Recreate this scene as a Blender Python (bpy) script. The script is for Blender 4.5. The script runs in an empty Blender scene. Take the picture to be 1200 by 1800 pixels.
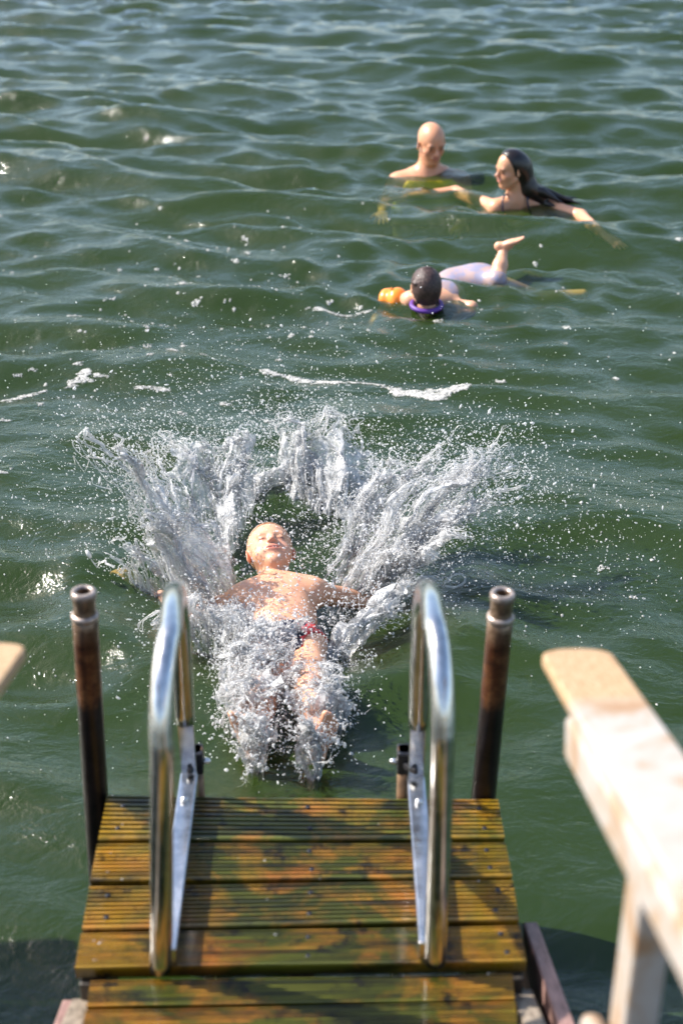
import bpy, math, random
import numpy as np
from mathutils import Vector, Matrix
random.seed(7); rng = np.random.default_rng(7)
R = math.radians
sc = bpy.context.scene
col = sc.collection

# ------------------------------------------------------------------ camera, sky, sun, exposure
CAM = np.array([0.0, 0.0, 2.4]); PITCH = R(28.1); YAW = R(1.11); FPX = 2500.0
cam_d = bpy.data.cameras.new('camera'); cam = bpy.data.objects.new('camera', cam_d); col.objects.link(cam)
cam.location = CAM; cam.rotation_euler = (R(90) - PITCH, 0, -YAW)
cam_d.sensor_fit = 'VERTICAL'; cam_d.sensor_height = 36; cam_d.sensor_width = 24; cam_d.lens = 50
cam_d.clip_start = 0.05; cam_d.clip_end = 6000
cam_d.dof.use_dof = True; cam_d.dof.focus_distance = 4.55; cam_d.dof.aperture_fstop = 2.5
sc.camera = cam

SUN_EL = 43.0
SUN_AZ = np.array([-0.955, 0.297])            # horizontal direction TOWARDS the sun (left, a little ahead)
w = bpy.data.worlds.new('World'); sc.world = w; w.use_nodes = True
nt = w.node_tree; nt.nodes.clear()
sky = nt.nodes.new('ShaderNodeTexSky'); sky.sky_type = 'NISHITA'; sky.sun_disc = False
sky.sun_elevation = R(SUN_EL); sky.sun_rotation = math.atan2(SUN_AZ[0], SUN_AZ[1])
sky.air_density = 1.0; sky.dust_density = 1.6; sky.ozone_density = 1.0
bg = nt.nodes.new('ShaderNodeBackground'); bg.inputs[1].default_value = 0.15
wo = nt.nodes.new('ShaderNodeOutputWorld')
nt.links.new(sky.outputs[0], bg.inputs[0]); nt.links.new(bg.outputs[0], wo.inputs[0])

sd = bpy.data.lights.new('sun', 'SUN'); sd.energy = 5.0; sd.angle = R(0.53); sd.color = (1.0, 0.95, 0.88)
sun = bpy.data.objects.new('sun', sd); col.objects.link(sun)
tosun = Vector((SUN_AZ[0]*math.cos(R(SUN_EL)), SUN_AZ[1]*math.cos(R(SUN_EL)), math.sin(R(SUN_EL))))
sun.rotation_euler = tosun.to_track_quat('Z', 'Y').to_euler(); sun.location = (-6, 4, 8)

sc.view_settings.view_transform = 'Standard'; sc.view_settings.look = 'None'
sc.view_settings.gamma = 1.0; sc.view_settings.use_curve_mapping = False
sc.view_settings.exposure = 0.92
sc.render.engine = 'CYCLES'
sc.cycles.max_bounces = 20; sc.cycles.transparent_max_bounces = 64
sc.cycles.diffuse_bounces = 10; sc.cycles.glossy_bounces = 8; sc.cycles.transmission_bounces = 12
sc.cycles.use_denoising = True; sc.cycles.caustics_reflective = False; sc.cycles.caustics_refractive = False
sc.cycles.sample_clamp_indirect = 10

# ------------------------------------------------------------------ projection helpers (photo pixels -> real places)
cp, sp, cy_, sy_ = math.cos(PITCH), math.sin(PITCH), math.cos(YAW), math.sin(YAW)
FW = np.array([sy_*cp, cy_*cp, -sp]); RT = np.array([cy_, -sy_, 0.0]); UP = np.cross(RT, FW)
def ray(px, py): return FW + RT*(px-600)/FPX - UP*(py-900)/FPX
def P(px, py, z=0.0):
    d = ray(px, py); return CAM + d*((z-CAM[2])/d[2])
def Q(px, py, Y):
    d = ray(px, py); return CAM + d*((Y-CAM[1])/d[1])

# ------------------------------------------------------------------ object helpers
def link(o, parent=None):
    col.objects.link(o)
    if parent is not None: o.parent = parent
    return o
def tag(o, label=None, cat=None, group=None, kind=None):
    for k, v in (('label', label), ('category', cat), ('group', group), ('kind', kind)):
        if v: o[k] = v
    return o
def fmesh(name, V, F, mat, parent=None, smooth=True, origin=None):
    """mesh object from numpy arrays; F (n,3) or (n,4); origin: parent's place (children are stored relative to it)"""
    V = np.asarray(V, dtype=np.float32); F = np.asarray(F, dtype=np.int32)
    me = bpy.data.meshes.new(name)
    off = np.zeros(3, np.float32)
    if parent is not None: off = np.array(parent.location, dtype=np.float32)
    elif origin is not None: off = np.asarray(origin, dtype=np.float32)
    V = V - off
    n = F.shape[1]
    me.vertices.add(len(V)); me.vertices.foreach_set('co', V.ravel())
    me.loops.add(F.size); me.loops.foreach_set('vertex_index', F.ravel())
    me.polygons.add(len(F)); me.polygons.foreach_set('loop_start', np.arange(0, F.size, n, dtype=np.int32))
    try: me.polygons.foreach_set('loop_total', np.full(len(F), n, dtype=np.int32))
    except Exception: pass
    me.polygons.foreach_set('use_smooth', np.full(len(F), smooth))
    me.update(); me.validate()
    if mat: me.materials.append(mat)
    o = bpy.data.objects.new(name, me)
    if parent is None and origin is not None: o.location = origin
    return link(o, parent)
def empty(name, loc):
    o = bpy.data.objects.new(name, None); o.location = [float(v) for v in loc]; o.empty_display_size = .1
    return link(o)
def attr(o, name, vals):
    a = o.data.attributes.new(name, 'FLOAT', 'POINT'); a.data.foreach_set('value', np.asarray(vals, dtype=np.float32))
def cattr(o, name, rgb):
    a = o.data.color_attributes.new(name, 'FLOAT_COLOR', 'POINT')
    c = np.ones((len(rgb), 4), np.float32); c[:, :3] = rgb; a.data.foreach_set('color', c.ravel())

def box8(c):  # 8 corners (bottom 4 ccw, top 4 ccw) -> verts, quads
    return np.array(c), np.array([(3,2,1,0),(4,5,6,7),(0,1,5,4),(1,2,6,5),(2,3,7,6),(3,0,4,7)])
def bevel_obj(o, wdt=.004, seg=2):
    m = o.modifiers.new('bevel', 'BEVEL'); m.width = wdt; m.segments = seg; m.limit_method = 'ANGLE'; return o
def boxobj(name, lo, hi, mat, parent=None, bev=.003, **k):
    x0,y0,z0 = lo; x1,y1,z1 = hi
    V, F = box8([(x0,y0,z0),(x1,y0,z0),(x1,y1,z0),(x0,y1,z0),(x0,y0,z1),(x1,y0,z1),(x1,y1,z1),(x0,y1,z1)])
    o = fmesh(name, V, F, mat, parent, smooth=False, **k)
    if bev: bevel_obj(o, bev)
    return o
def beam(name, a, b, wd, ht, mat, parent=None, bev=.004, up=(0,0,1), **k):
    """rectangular bar from a to b"""
    a = np.array(a, float); b = np.array(b, float); d = (b-a)/np.linalg.norm(b-a)
    s = np.cross(d, up); s /= np.linalg.norm(s); u = np.cross(s, d)
    c = []
    for q in (a, b):
        for (i, j) in ((-1,-1),(1,-1),(1,1),(-1,1)): c.append(q + s*wd/2*i + u*ht/2*j)
    V, F = box8(c)
    o = fmesh(name, V, F, mat, parent, smooth=False, **k)
    if bev: bevel_obj(o, bev)
    return o
def tube_arrays(pts, rad, n=16, caps=True):
    pts = np.asarray(pts, float); m = len(pts)
    rad = np.broadcast_to(np.asarray(rad, float), (m,))
    T = np.gradient(pts, axis=0); T /= np.linalg.norm(T, axis=1)[:, None] + 1e-9
    ref = np.array([1.0, 0, 0]) if abs(T[0][0]) < .8 else np.array([0, 1.0, 0])
    V = []; nrm = ref - T[0]*ref.dot(T[0]); nrm /= np.linalg.norm(nrm)
    ang = np.arange(n)*2*np.pi/n
    for i in range(m):
        nrm = nrm - T[i]*nrm.dot(T[i]); nrm /= np.linalg.norm(nrm)+1e-9
        bn = np.cross(T[i], nrm)
        V.append(pts[i] + rad[i]*(np.cos(ang)[:, None]*nrm + np.sin(ang)[:, None]*bn))
    V = np.concatenate(V)
    i, j = np.meshgrid(np.arange(m-1), np.arange(n), indexing='ij')
    a = i*n+j; b = i*n+(j+1) % n
    F = np.stack([a, b, b+n, a+n], -1).reshape(-1, 4)
    if caps:
        V = np.vstack([V, pts[0], pts[-1]])
        c0, c1 = len(V)-2, len(V)-1
        j = np.arange(n); jn = (j+1) % n
        F = np.vstack([F, np.stack([jn, j, np.full(n, c0), np.full(n, c0)], -1)*1,
                       np.stack([(m-1)*n+j, (m-1)*n+jn, np.full(n, c1), np.full(n, c1)], -1)])
    return V, F
def mixed_mesh(name, V, F, mat, parent=None, smooth=True):
    """tube arrays with degenerate quads as caps"""
    V = np.asarray(V, float)
    off = np.array(parent.location) if parent is not None else np.zeros(3)
    me = bpy.data.meshes.new(name)
    fs = [tuple(dict.fromkeys(int(v) for v in f)) for f in F]
    me.from_pydata([tuple(v) for v in (V-off)], [], fs); me.update()
    for p in me.polygons: p.use_smooth = smooth and len(p.vertices) == 4
    me.materials.append(mat)
    return link(bpy.data.objects.new(name, me), parent)
def tube(name, pts, rad, mat, parent=None, n=16, caps=True):
    V, F = tube_arrays(pts, rad, n, caps); return mixed_mesh(name, V, F, mat, parent)

# ------------------------------------------------------------------ numpy noise
_T = rng.random((64, 64, 64)).astype(np.float32)
def vnoise(x, y, z=None):
    x = np.asarray(x, np.float32); y = np.asarray(y, np.float32)
    z = np.zeros_like(x) if z is None else np.asarray(z, np.float32) + np.zeros_like(x)
    xi, yi, zi = np.floor(x).astype(int), np.floor(y).astype(int), np.floor(z).astype(int)
    fx, fy, fz = x-xi, y-yi, z-zi
    fx = fx*fx*(3-2*fx); fy = fy*fy*(3-2*fy); fz = fz*fz*(3-2*fz)
    r = 0
    for a in (0, 1):
        for b in (0, 1):
            for c in (0, 1):
                r = r + _T[(xi+a) & 63, (yi+b) & 63, (zi+c) & 63]*(fx if a else 1-fx)*(fy if b else 1-fy)*(fz if c else 1-fz)
    return r
def fbm(x, y, z=None, o=4):
    r = 0; a = .5
    for k in range(o):
        r = r + a*vnoise(x*2**k+k*7.3, y*2**k+k*3.1, None if z is None else z*2**k); a *= .5
    return r/(1-.5**o)

# ------------------------------------------------------------------ materials
class NT:
    def __init__(s, name):
        s.m = bpy.data.materials.new(name); s.m.use_nodes = True; s.t = s.m.node_tree; s.t.nodes.clear()
        s.out = s.n('ShaderNodeOutputMaterial')
    def n(s, typ, **kw):
        nd = s.t.nodes.new(typ)
        for k, v in kw.items():
            if k.startswith('i_'): nd.inputs[k[2:].replace('_', ' ')].default_value = v
            else: setattr(nd, k, v)
        return nd
    def l(s, a, b): s.t.links.new(a, b)
    def coord(s, kind='Object', scale=(1,1,1)):
        c = s.n('ShaderNodeTexCoord'); m = s.n('ShaderNodeMapping'); m.inputs['Scale'].default_value = scale
        s.l(c.outputs[kind], m.inputs['Vector']); return m.outputs[0]
    def world(s, scale=(1,1,1)):
        c = s.n('ShaderNodeNewGeometry'); m = s.n('ShaderNodeMapping'); m.inputs['Scale'].default_value = scale
        s.l(c.outputs['Position'], m.inputs['Vector']); return m.outputs[0]
    def noise(s, vec, scale, detail=4, rough=.55, dist=0):
        nd = s.n('ShaderNodeTexNoise'); nd.inputs['Scale'].default_value = scale; nd.inputs['Detail'].default_value = detail
        nd.inputs['Roughness'].default_value = rough; nd.inputs['Distortion'].default_value = dist
        s.l(vec, nd.inputs['Vector']); return nd.outputs['Fac']
    def ramp(s, fac, stops, interp='LINEAR'):
        r = s.n('ShaderNodeValToRGB'); e = r.color_ramp.elements; r.color_ramp.interpolation = interp
        while len(e) < len(stops): e.new(.5)
        for el, (p, c) in zip(e, stops):
            el.position = p; el.color = (*c, 1) if not np.isscalar(c) else (c, c, c, 1)
        s.l(fac, r.inputs[0]); return r.outputs[0]
    def mixc(s, fac, a, b, blend='MIX'):
        m = s.n('ShaderNodeMix', data_type='RGBA', blend_type=blend)
        for sock, v in ((m.inputs[0], fac), (m.inputs[6], a), (m.inputs[7], b)):
            if hasattr(v, 'is_output'): s.l(v, sock)
            else: sock.default_value = v if np.isscalar(v) else (*v, 1)
        return m.outputs[2]
    def math(s, op, a, b=0.0, clamp=False):
        m = s.n('ShaderNodeMath', operation=op); m.use_clamp = clamp
        for sock, v in ((m.inputs[0], a), (m.inputs[1], b)):
            if hasattr(v, 'is_output'): s.l(v, sock)
            else: sock.default_value = v
        return m.outputs[0]
    def bump(s, h, strength=.3, dist=.01, normal=None):
        b = s.n('ShaderNodeBump'); b.inputs['Strength'].default_value = strength; b.inputs['Distance'].default_value = dist
        s.l(h, b.inputs['Height'])
        if normal: s.l(normal, b.inputs['Normal'])
        return b.outputs[0]
    def prin(s, color=None, rough=.5, metal=0, normal=None, **kw):
        p = s.n('ShaderNodeBsdfPrincipled')
        for key, v in (('Base Color', color), ('Roughness', rough), ('Metallic', metal)):
            if v is None: continue
            if hasattr(v, 'is_output'): s.l(v, p.inputs[key])
            else: p.inputs[key].default_value = v if np.isscalar(v) else (*v, 1)
        if normal: s.l(normal, p.inputs['Normal'])
        for k, v in kw.items():
            k = k.replace('_', ' ')
            if hasattr(v, 'is_output'): s.l(v, p.inputs[k])
            else: p.inputs[k].default_value = v
        return p.outputs[0]
    def mixs(s, fac, a, b):
        m = s.n('ShaderNodeMixShader')
        if hasattr(fac, 'is_output'): s.l(fac, m.inputs[0])
        else: m.inputs[0].default_value = fac
        s.l(a, m.inputs[1]); s.l(b, m.inputs[2]); return m.outputs[0]
    def done(s, sh): s.l(sh, s.out.inputs[0]); return s.m

def mat_water():
    t = NT('sea_water'); wv = t.world()
    n1 = t.noise(t.world((1, 1.5, 1)), 9, 5, .6, .6); n2 = t.noise(wv, 34, 3, .5)
    h = t.math('ADD', n1, t.math('MULTIPLY', n2, .22))
    nb = t.bump(h, 1.0, .012)
    fr = t.n('ShaderNodeFresnel'); fr.inputs[0].default_value = 1.42; t.l(nb, fr.inputs[1])
    gl = t.n('ShaderNodeBsdfGlossy'); gl.inputs['Roughness'].default_value = .10; gl.inputs['Color'].default_value = (1,1,1,1); t.l(nb, gl.inputs['Normal'])
    up = t.n('ShaderNodeCombineXYZ'); up.inputs[2].default_value = 1
    df = t.n('ShaderNodeBsdfDiffuse')
    v = t.noise(wv, .8, 3)
    c = t.ramp(v, [(.3, (.052, .102, .015)), (.7, (.070, .124, .021))])
    t.l(c, df.inputs['Color']); t.l(up.outputs[0], df.inputs['Normal'])
    tr = t.n('ShaderNodeBsdfTransparent'); tr.inputs['Color'].default_value = (.96, .97, .90, 1)
    body = t.mixs(.74, df.outputs[0], tr.outputs[0])
    sh = t.mixs(fr.outputs[0], body, gl.outputs[0])
    t.l(sh, t.out.inputs[0])
    va = t.n('ShaderNodeVolumeAbsorption'); va.inputs['Color'].default_value = (.62, .80, .28, 1); va.inputs['Density'].default_value = 2.6
    t.l(va.outputs[0], t.out.inputs['Volume'])
    return t.m
def mat_simple(name, color, rough=.6, metal=0, nscale=20, amt=.15, bump=.1, **kw):
    t = NT(name); v = t.coord('Object'); n = t.noise(v, nscale, 4)
    c = t.ramp(n, [(.3, tuple(x*(1-amt) for x in color)), (.7, tuple(min(1, x*(1+amt)) for x in color))])
    return t.done(t.prin(c, rough, metal, t.bump(n, bump, .004), **kw))
def mat_splash(name, dens_attr=False, base=.5, gloss=.04):
    t = NT(name)
    df = t.n('ShaderNodeBsdfDiffuse'); df.inputs[0].default_value = (1, 1, 1, 1)
    tl = t.n('ShaderNodeBsdfTranslucent'); tl.inputs[0].default_value = (1, 1, 1, 1)
    white = t.mixs(.5, df.outputs[0], tl.outputs[0])
    n = t.noise(t.world(), 190, 3); nb = t.bump(n, .9, .005)
    gl = t.n('ShaderNodeBsdfGlossy'); gl.inputs['Roughness'].default_value = .36; t.l(nb, gl.inputs['Normal'])
    tr = t.n('ShaderNodeBsdfTransparent'); tr.inputs[0].default_value = (1, 1, 1, 1)
    if dens_attr:
        # water thickness: long ropes and thin webs along the flow, clear film between them
        a = t.n('ShaderNodeAttribute'); a.attribute_name = 'dens'
        fu = t.n('ShaderNodeAttribute'); fu.attribute_name = 'fu'; ft = t.n('ShaderNodeAttribute'); ft.attribute_name = 'ft'
        cb = t.n('ShaderNodeCombineXYZ'); t.l(fu.outputs['Fac'], cb.inputs[0]); t.l(ft.outputs['Fac'], cb.inputs[1])
        mp = t.n('ShaderNodeMapping'); mp.inputs['Scale'].default_value = (1, .22, 1); t.l(cb.outputs[0], mp.inputs['Vector'])
        def web(vec, scale, dist, wdt):
            q = t.noise(vec, scale, 4, .6, dist)
            return t.math('SUBTRACT', 1.0, t.math('MULTIPLY', t.math('ABSOLUTE', t.math('SUBTRACT', q, .5)), wdt), True)
        w1 = web(mp.outputs[0], 55, 1.2, 16); w2 = web(cb.outputs[0], 34, 1.5, 20)
        ww = t.math('MAXIMUM', w1, t.math('MULTIPLY', w2, .8))
        film = t.math('MULTIPLY', a.outputs['Fac'], .52)
        fac = t.math('ADD', film, t.math('MULTIPLY', ww, t.math('MULTIPLY', a.outputs['Fac'], .60)), True)
    else: fac = base
    b = t.mixs(fac, tr.outputs[0], white)
    fr = t.n('ShaderNodeFresnel'); fr.inputs[0].default_value = 1.33; t.l(nb, fr.inputs[1])
    f2 = t.math('ADD', t.math('MULTIPLY', fr.outputs[0], .6), gloss, True)
    return t.done(t.mixs(f2, b, gl.outputs[0]))
def mat_foam():
    t = NT('foam'); n = t.noise(t.world(), 75, 5, .7, .6)
    df = t.n('ShaderNodeBsdfDiffuse'); df.inputs[0].default_value = (.52, .51, .48, 1)
    tr = t.n('ShaderNodeBsdfTransparent')
    return t.done(t.mixs(t.ramp(n, [(.40, .12), (.60, .92)]), tr.outputs[0], df.outputs[0]))
def mat_skin(name):
    t = NT(name); a = t.n('ShaderNodeVertexColor'); a.layer_name = 'tone'
    n = t.noise(t.coord('Object'), 60, 4)
    c = t.mixc(t.math('MULTIPLY', n, .35), a.outputs[0], (.9, .55, .42), 'MULTIPLY')
    n2 = t.noise(t.coord('Object'), 220, 2)
    return t.done(t.prin(c, .45, 0, t.bump(n2, .3, .002), Subsurface_Weight=.25, Subsurface_Radius=(.02, .008, .004), Subsurface_Scale=.5, Coat_Weight=.12, Coat_Roughness=.2))
def mat_deck():
    t = NT('wet_decking')
    oi = t.n('ShaderNodeObjectInfo')
    gr = t.n('ShaderNodeAttribute'); gr.attribute_name = 'groove_side_shade'
    g = t.noise(t.world((1.2, 42, 10)), 3, 5, .6)
    wood = t.ramp(g, [(.36, (.020, .008, .002)), (.46, (.12, .048, .006)), (.54, (.34, .14, .015)), (.66, (.62, .27, .04))])
    wv = t.world()
    px_ = t.n('ShaderNodeSeparateXYZ'); t.l(wv, px_.inputs[0])
    mid = t.math('SUBTRACT', .10, t.math('MULTIPLY', t.math('ABSOLUTE', t.math('ADD', px_.outputs[0], .06)), .42))
    big = t.noise(wv, 5.5, 4, .6, .6)
    orange = t.mixc(t.ramp(t.noise(t.world((1.5, 14, 1)), 2.2, 4), [(.45, 0), (.68, 1)]), wood, (.40, .14, .02))
    yel = t.mixc(t.ramp(t.math('SUBTRACT', big, mid), [(.38, 0), (.62, .85)]), orange, t.mixc(g, (.08, .05, .002), (.44, .26, .012)))
    alg = t.math('ADD', t.noise(t.world((1, 1.6, 1)), 4.2, 6, .7, .8), mid)
    # algae follow the traffic line of the boards: strongest in the middle strip
    a = t.mixc(t.ramp(alg, [(.42, 0), (.57, .96)]), yel, t.mixc(t.ramp(g, [(.4,0),(.62,1)]), (.006, .011, .001), (.085, .105, .006)))
    dk = t.noise(wv, 17, 5, .7)
    b = t.mixc(t.ramp(dk, [(.55, 0), (.66, .95)]), a, (.008, .006, .003))
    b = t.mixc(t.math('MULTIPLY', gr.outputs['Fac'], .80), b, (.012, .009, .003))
    bw = t.math('ADD', g, t.math('MULTIPLY', dk, .5))
    rough = t.ramp(alg, [(.35, .22), (.7, .5)])
    return t.done(t.prin(b, rough, 0, t.bump(bw, .6, .004), Coat_Weight=.35, Coat_Roughness=.12, Specular_IOR_Level=.4))
def mat_darkwood(name='wet_timber', c0=(.012,.010,.008), c1=(.06,.045,.03)):
    t = NT(name); g = t.noise(t.coord('Object', (12, 2, 12)), 6, 5, .6)
    return t.done(t.prin(t.ramp(g, [(.3, c0), (.7, c1)]), .5, 0, t.bump(g, .4, .004)))
def mat_whitewood(name, bare_tip=False):
    t = NT(name); v = t.coord('Object'); n = t.noise(v, 9, 5, .65, .5)
    paint_ = t.ramp(n, [(.36, (.30, .18, .10)), (.44, (.33, .25, .18)), (.52, (.37, .33, .295)), (.75, (.41, .385, .365))])
    gr = t.noise(t.coord('Object', (30, 2, 30)), 7, 5, .6)
    wood = t.ramp(gr, [(.3, (.26, .14, .06)), (.5, (.40, .26, .14)), (.72, (.46, .34, .22))])
    c = paint_
    if bare_tip:
        sx = t.n('ShaderNodeSeparateXYZ'); t.l(v, sx.inputs[0])
        e = t.math('ADD', sx.outputs[1], t.math('MULTIPLY', n, .16))
        c = t.mixc(t.ramp(e, [(.36, 0), (.42, 1)]), paint_, wood)
    n3 = t.noise(t.coord('Object', (40, 3, 40)), 8, 4)
    return t.done(t.prin(c, .62, 0, t.bump(n3, .4, .003)))
def mat_steel():
    t = NT('stainless_steel'); n = t.noise(t.coord('Object', (1, 1, 1)), 40, 4)
    st = t.noise(t.coord('Object', (60, 60, 3)), 6, 3)
    c = t.ramp(n, [(.35, (.55, .54, .53)), (.7, (.72, .71, .70))])
    return t.done(t.prin(c, t.ramp(n, [(.3, .13), (.7, .26)]), 1.0, t.bump(st, .08, .001)))
def mat_pipe():
    t = NT('rusty_iron_pipe')
    v = t.coord('Object'); sx = t.n('ShaderNodeSeparateXYZ'); t.l(v, sx.inputs[0])
    n = t.noise(v, 30, 5, .65)
    zz = t.math('ADD', sx.outputs[2], t.math('MULTIPLY', n, .06))
    rust = t.ramp(n, [(.3, (.022, .008, .004)), (.5, (.085, .028, .011)), (.68, (.19, .085, .035))])
    black = t.ramp(n, [(.3, (.004, .003, .003)), (.7, (.020, .013, .012))])
    f = t.ramp(t.math('MULTIPLY', zz, 1.0), [(.0, 0), (1, 1)])
    m = t.n('ShaderNodeMapRange'); m.inputs['From Min'].default_value = -.245; m.inputs['From Max'].default_value = -.215
    t.l(zz, m.inputs['Value'])
    m2 = t.n('ShaderNodeMapRange'); m2.inputs['From Min'].default_value = -.095; m2.inputs['From Max'].default_value = -.03
    t.l(zz, m2.inputs['Value'])
    c = t.mixc(m.outputs[0], black, rust)
    c = t.mixc(t.math('MULTIPLY', m2.outputs[0], .8), c, t.ramp(n, [(.35, (.10, .06, .035)), (.6, (.30, .22, .15))]))
    return t.done(t.prin(c, .32, .35, t.bump(n, .35, .003)))

M = dict(water=mat_water(), deck=mat_deck(), timber=mat_darkwood(), steel=mat_steel(), pipe=mat_pipe(),
         white=mat_whitewood('weathered_white_paint'), cap=mat_whitewood('worn_cap_wood', True),
         stringer=mat_darkwood('pale_stringer', (.10,.075,.05), (.36,.29,.22)),
         pink=mat_darkwood('reddish_board', (.13,.07,.055), (.34,.20,.17)),
         black=mat_simple('black_plastic', (.012,.012,.016), .35),
         brown=mat_simple('brown_bracket', (.14,.08,.04), .4, .3, 30, .5),
         sheet=mat_splash('splash_sheet', True), drop=mat_splash('splash_droplets', False, .62, .08), rope=mat_splash('splash_ropes', False, .30, .05),
         foam=mat_foam(),
         skin=mat_skin('skin'),
         bed=mat_simple('silty_seabed', (.020,.030,.010), .9, 0, 2))

# ------------------------------------------------------------------ water surface
NW = 110
_wl = np.exp(rng.uniform(np.log(.15), np.log(2.1), NW))
_th = rng.normal(R(12), R(21), NW)                     # travel direction, from +Y
_ph = rng.uniform(0, 2*np.pi, NW)
_k = 2*np.pi/_wl
_amp = .0086*_wl*np.exp(-(np.log(_wl/.40))**2/(2*.80**2))*(.75+.5*rng.random(NW))
_kx, _ky = _k*np.sin(_th), _k*np.cos(_th)
BOY = P(495, 1040)
SWIM = [(*P(757,310)[:2], .009), (*P(900,365)[:2], .010), (*P(765,530)[:2], .010), (*P(875,490)[:2], .008)]
def wave(X, Y):
    X = np.asarray(X, np.float32); Y = np.asarray(Y, np.float32)
    dist = np.hypot(X, Y)
    far = np.clip(1-(dist-40)/60, 0, 1)
    # ground swell of the chop grows a little with distance from the sheltered jetty
    gain = np.clip(.52 + .10*(Y-2.5), .45, 1.25)
    wx = X + .10*np.sin(1.7*Y+.6*X) ; wy = Y + .12*vnoise(X*.9+20, Y*.9) + .12*np.sin(1.1*X+2+.5*Y)
    gust = .70+.6*vnoise(X*.55+3, Y*.40+8)
    z = np.zeros_like(X)
    for i in range(NW):
        p = _kx[i]*wx + _ky[i]*wy + _ph[i]
        s = np.sin(p)
        z += _amp[i]*(s + .16*s*s)                      # sharper crests
    z = z*gain*far*gust
    # small rings pushed out by the swimmers
    for (sx_, sy_c, am) in SWIM:
        rr = np.hypot(X-sx_, Y-sy_c)
        z = z + am*np.sin(rr*26-1.5)*np.exp(-((rr-.45)/.38)**2)
    # the trough and rim the fall has pushed up
    dx = (X-BOY[0])/.62; dy = (Y-(BOY[1]+.05))/.72; r = np.sqrt(dx*dx+dy*dy)
    calm = np.clip(r/1.3, .2, 1)
    z = z*calm
    rim = .045*np.exp(-((r-1.0)/.22)**2) + .012*np.exp(-((r-1.9)/.2)**2)
    z = z - .06*np.exp(-(r/.75)**2) + rim*(.6+.8*vnoise(X*6+9, Y*6))
    return z
yr = np.concatenate([np.linspace(-60, .2, 16)[:-1], np.linspace(.2, 1.6, 30)[:-1]])
ang = np.linspace(math.atan(2.4/1.6), math.atan(2.4/26), 1000)
yr = np.concatenate([yr, 2.4/np.tan(ang), np.geomspace(27.5, 4000, 60)])
sc_ = np.linspace(-.42, .42, 640)
se = np.geomspace(.43, 60, 60)
sc_ = np.concatenate([-se[::-1], sc_, se])
YY, SS = np.meshgrid(yr, sc_, indexing='ij')
XX = SS*(np.maximum(YY, 0)+1.6)
ZZ = wave(XX, YY)*np.clip(1.5-np.abs(SS), .0, 1)
nr, nc = YY.shape
ii, jj = np.meshgrid(np.arange(nr-1), np.arange(nc-1), indexing='ij'); a0 = ii*nc+jj
Fw = np.stack([a0, a0+1, a0+nc+1, a0+nc], -1).reshape(-1, 4)
water = fmesh('water', np.stack([XX, YY, ZZ], -1).reshape(-1, 3), Fw, M['water']); tag(water, kind='structure')
bed = fmesh('seabed', [(-4000,-100,-2.2),(4000,-100,-2.2),(4000,4200,-2.2),(-4000,4200,-2.2)], [(0,1,2,3)], M['bed']); tag(bed, kind='structure')

# ------------------------------------------------------------------ bathing platform
PZ = .40
plat = empty('bathing_platform', P(530, 1560, PZ-.03)); tag(plat, 'low wet wooden bathing platform of grooved boards green with algae', 'platform')
def deck_board(l0, r0, l1, r1, z, parent, grooves=9, th=.028, inset=.004):
    """grooved board: far-left, far-right, near-left, near-right corners given as photo pixels on the deck plane"""
    A, B, C, D = P(*l0, z), P(*r0, z), P(*l1, z), P(*r1, z)
    g = inset/np.linalg.norm(A-C)
    A, C = A+(C-A)*g, C+(A-C)*g
    g = inset/np.linalg.norm(B-D); B, D = B+(D-B)*g, D+(B-D)*g
    prof = [(0, -th), (0, -.003), (.02, 0)]
    n = grooves
    for k in range(n):
        c0 = .04+.92*(k+.0)/n; w_ = .92/n
        prof += [(c0+w_*.06, 0), (c0+w_*.20, -.005), (c0+w_*.50, -.005), (c0+w_*.66, 0)]
    prof += [(.98, 0), (1, -.003), (1, -th)]
    m = len(prof); nx = 9; V = []
    ph = random.uniform(0, 6)
    for i in range(nx):
        u = i/(nx-1)
        for v, dz in prof:
            p = (A*(1-v)+C*v)*(1-u) + (B*(1-v)+D*v)*u
            p = p + np.array([0, 0, dz + .0015*math.sin(ph+u*5)]); V.append(p)
    F = []
    for i in range(nx-1):
        for j in range(m):
            a = i*m+j; b = i*m+(j+1) % m
            F.append((a, b, b+m, a+m))
    me_F = F + []
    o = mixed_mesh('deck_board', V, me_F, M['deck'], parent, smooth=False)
    attr(o, 'groove_side_shade', [1.0 if dz < -.004 else 0.0 for i in range(nx) for v, dz in prof])  # dirt in the grooves; shade painted down the board sides
    # end faces
    import bmesh
    bm = bmesh.new(); bm.from_mesh(o.data); bm.verts.ensure_lookup_table()
    bm.faces.new([bm.verts[j] for j in range(m)][::-1]); bm.faces.new([bm.verts[(nx-1)*m+j] for j in range(m)])
    bmesh.ops.recalc_face_normals(bm, faces=bm.faces); bm.to_mesh(o.data); bm.free()
    return o
EL = [(190,1393),(172,1479),(158,1552),(144,1636),(131,1707)]
ER = [(874,1401),(887,1476),(900,1543),(912,1621),(926,1693)]
boards = []
for i in range(4):
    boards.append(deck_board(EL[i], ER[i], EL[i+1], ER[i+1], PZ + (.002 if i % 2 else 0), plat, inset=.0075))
# two bearers and an edge joist under the boards
def atz(p, z): return np.array([p[0], p[1], z])
for (fx, nxp) in (((212,1396),(160,1710)), ((850,1400),(898,1700)), ((530,1397),(528,1706))):
    a = P(*fx, PZ); b = P(*nxp, PZ)
    beam('bearer', atz(a, PZ-.095), atz(b, PZ-.095), .05, .13, M['timber'], plat)
a = P(198,1398,PZ); b = P(866,1406,PZ)
beam('edge_joist', atz(a, PZ-.10)+[.03,.0,0], atz(b, PZ-.10)-[.03,.0,0], .035, .12, M['timber'], plat)
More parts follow.
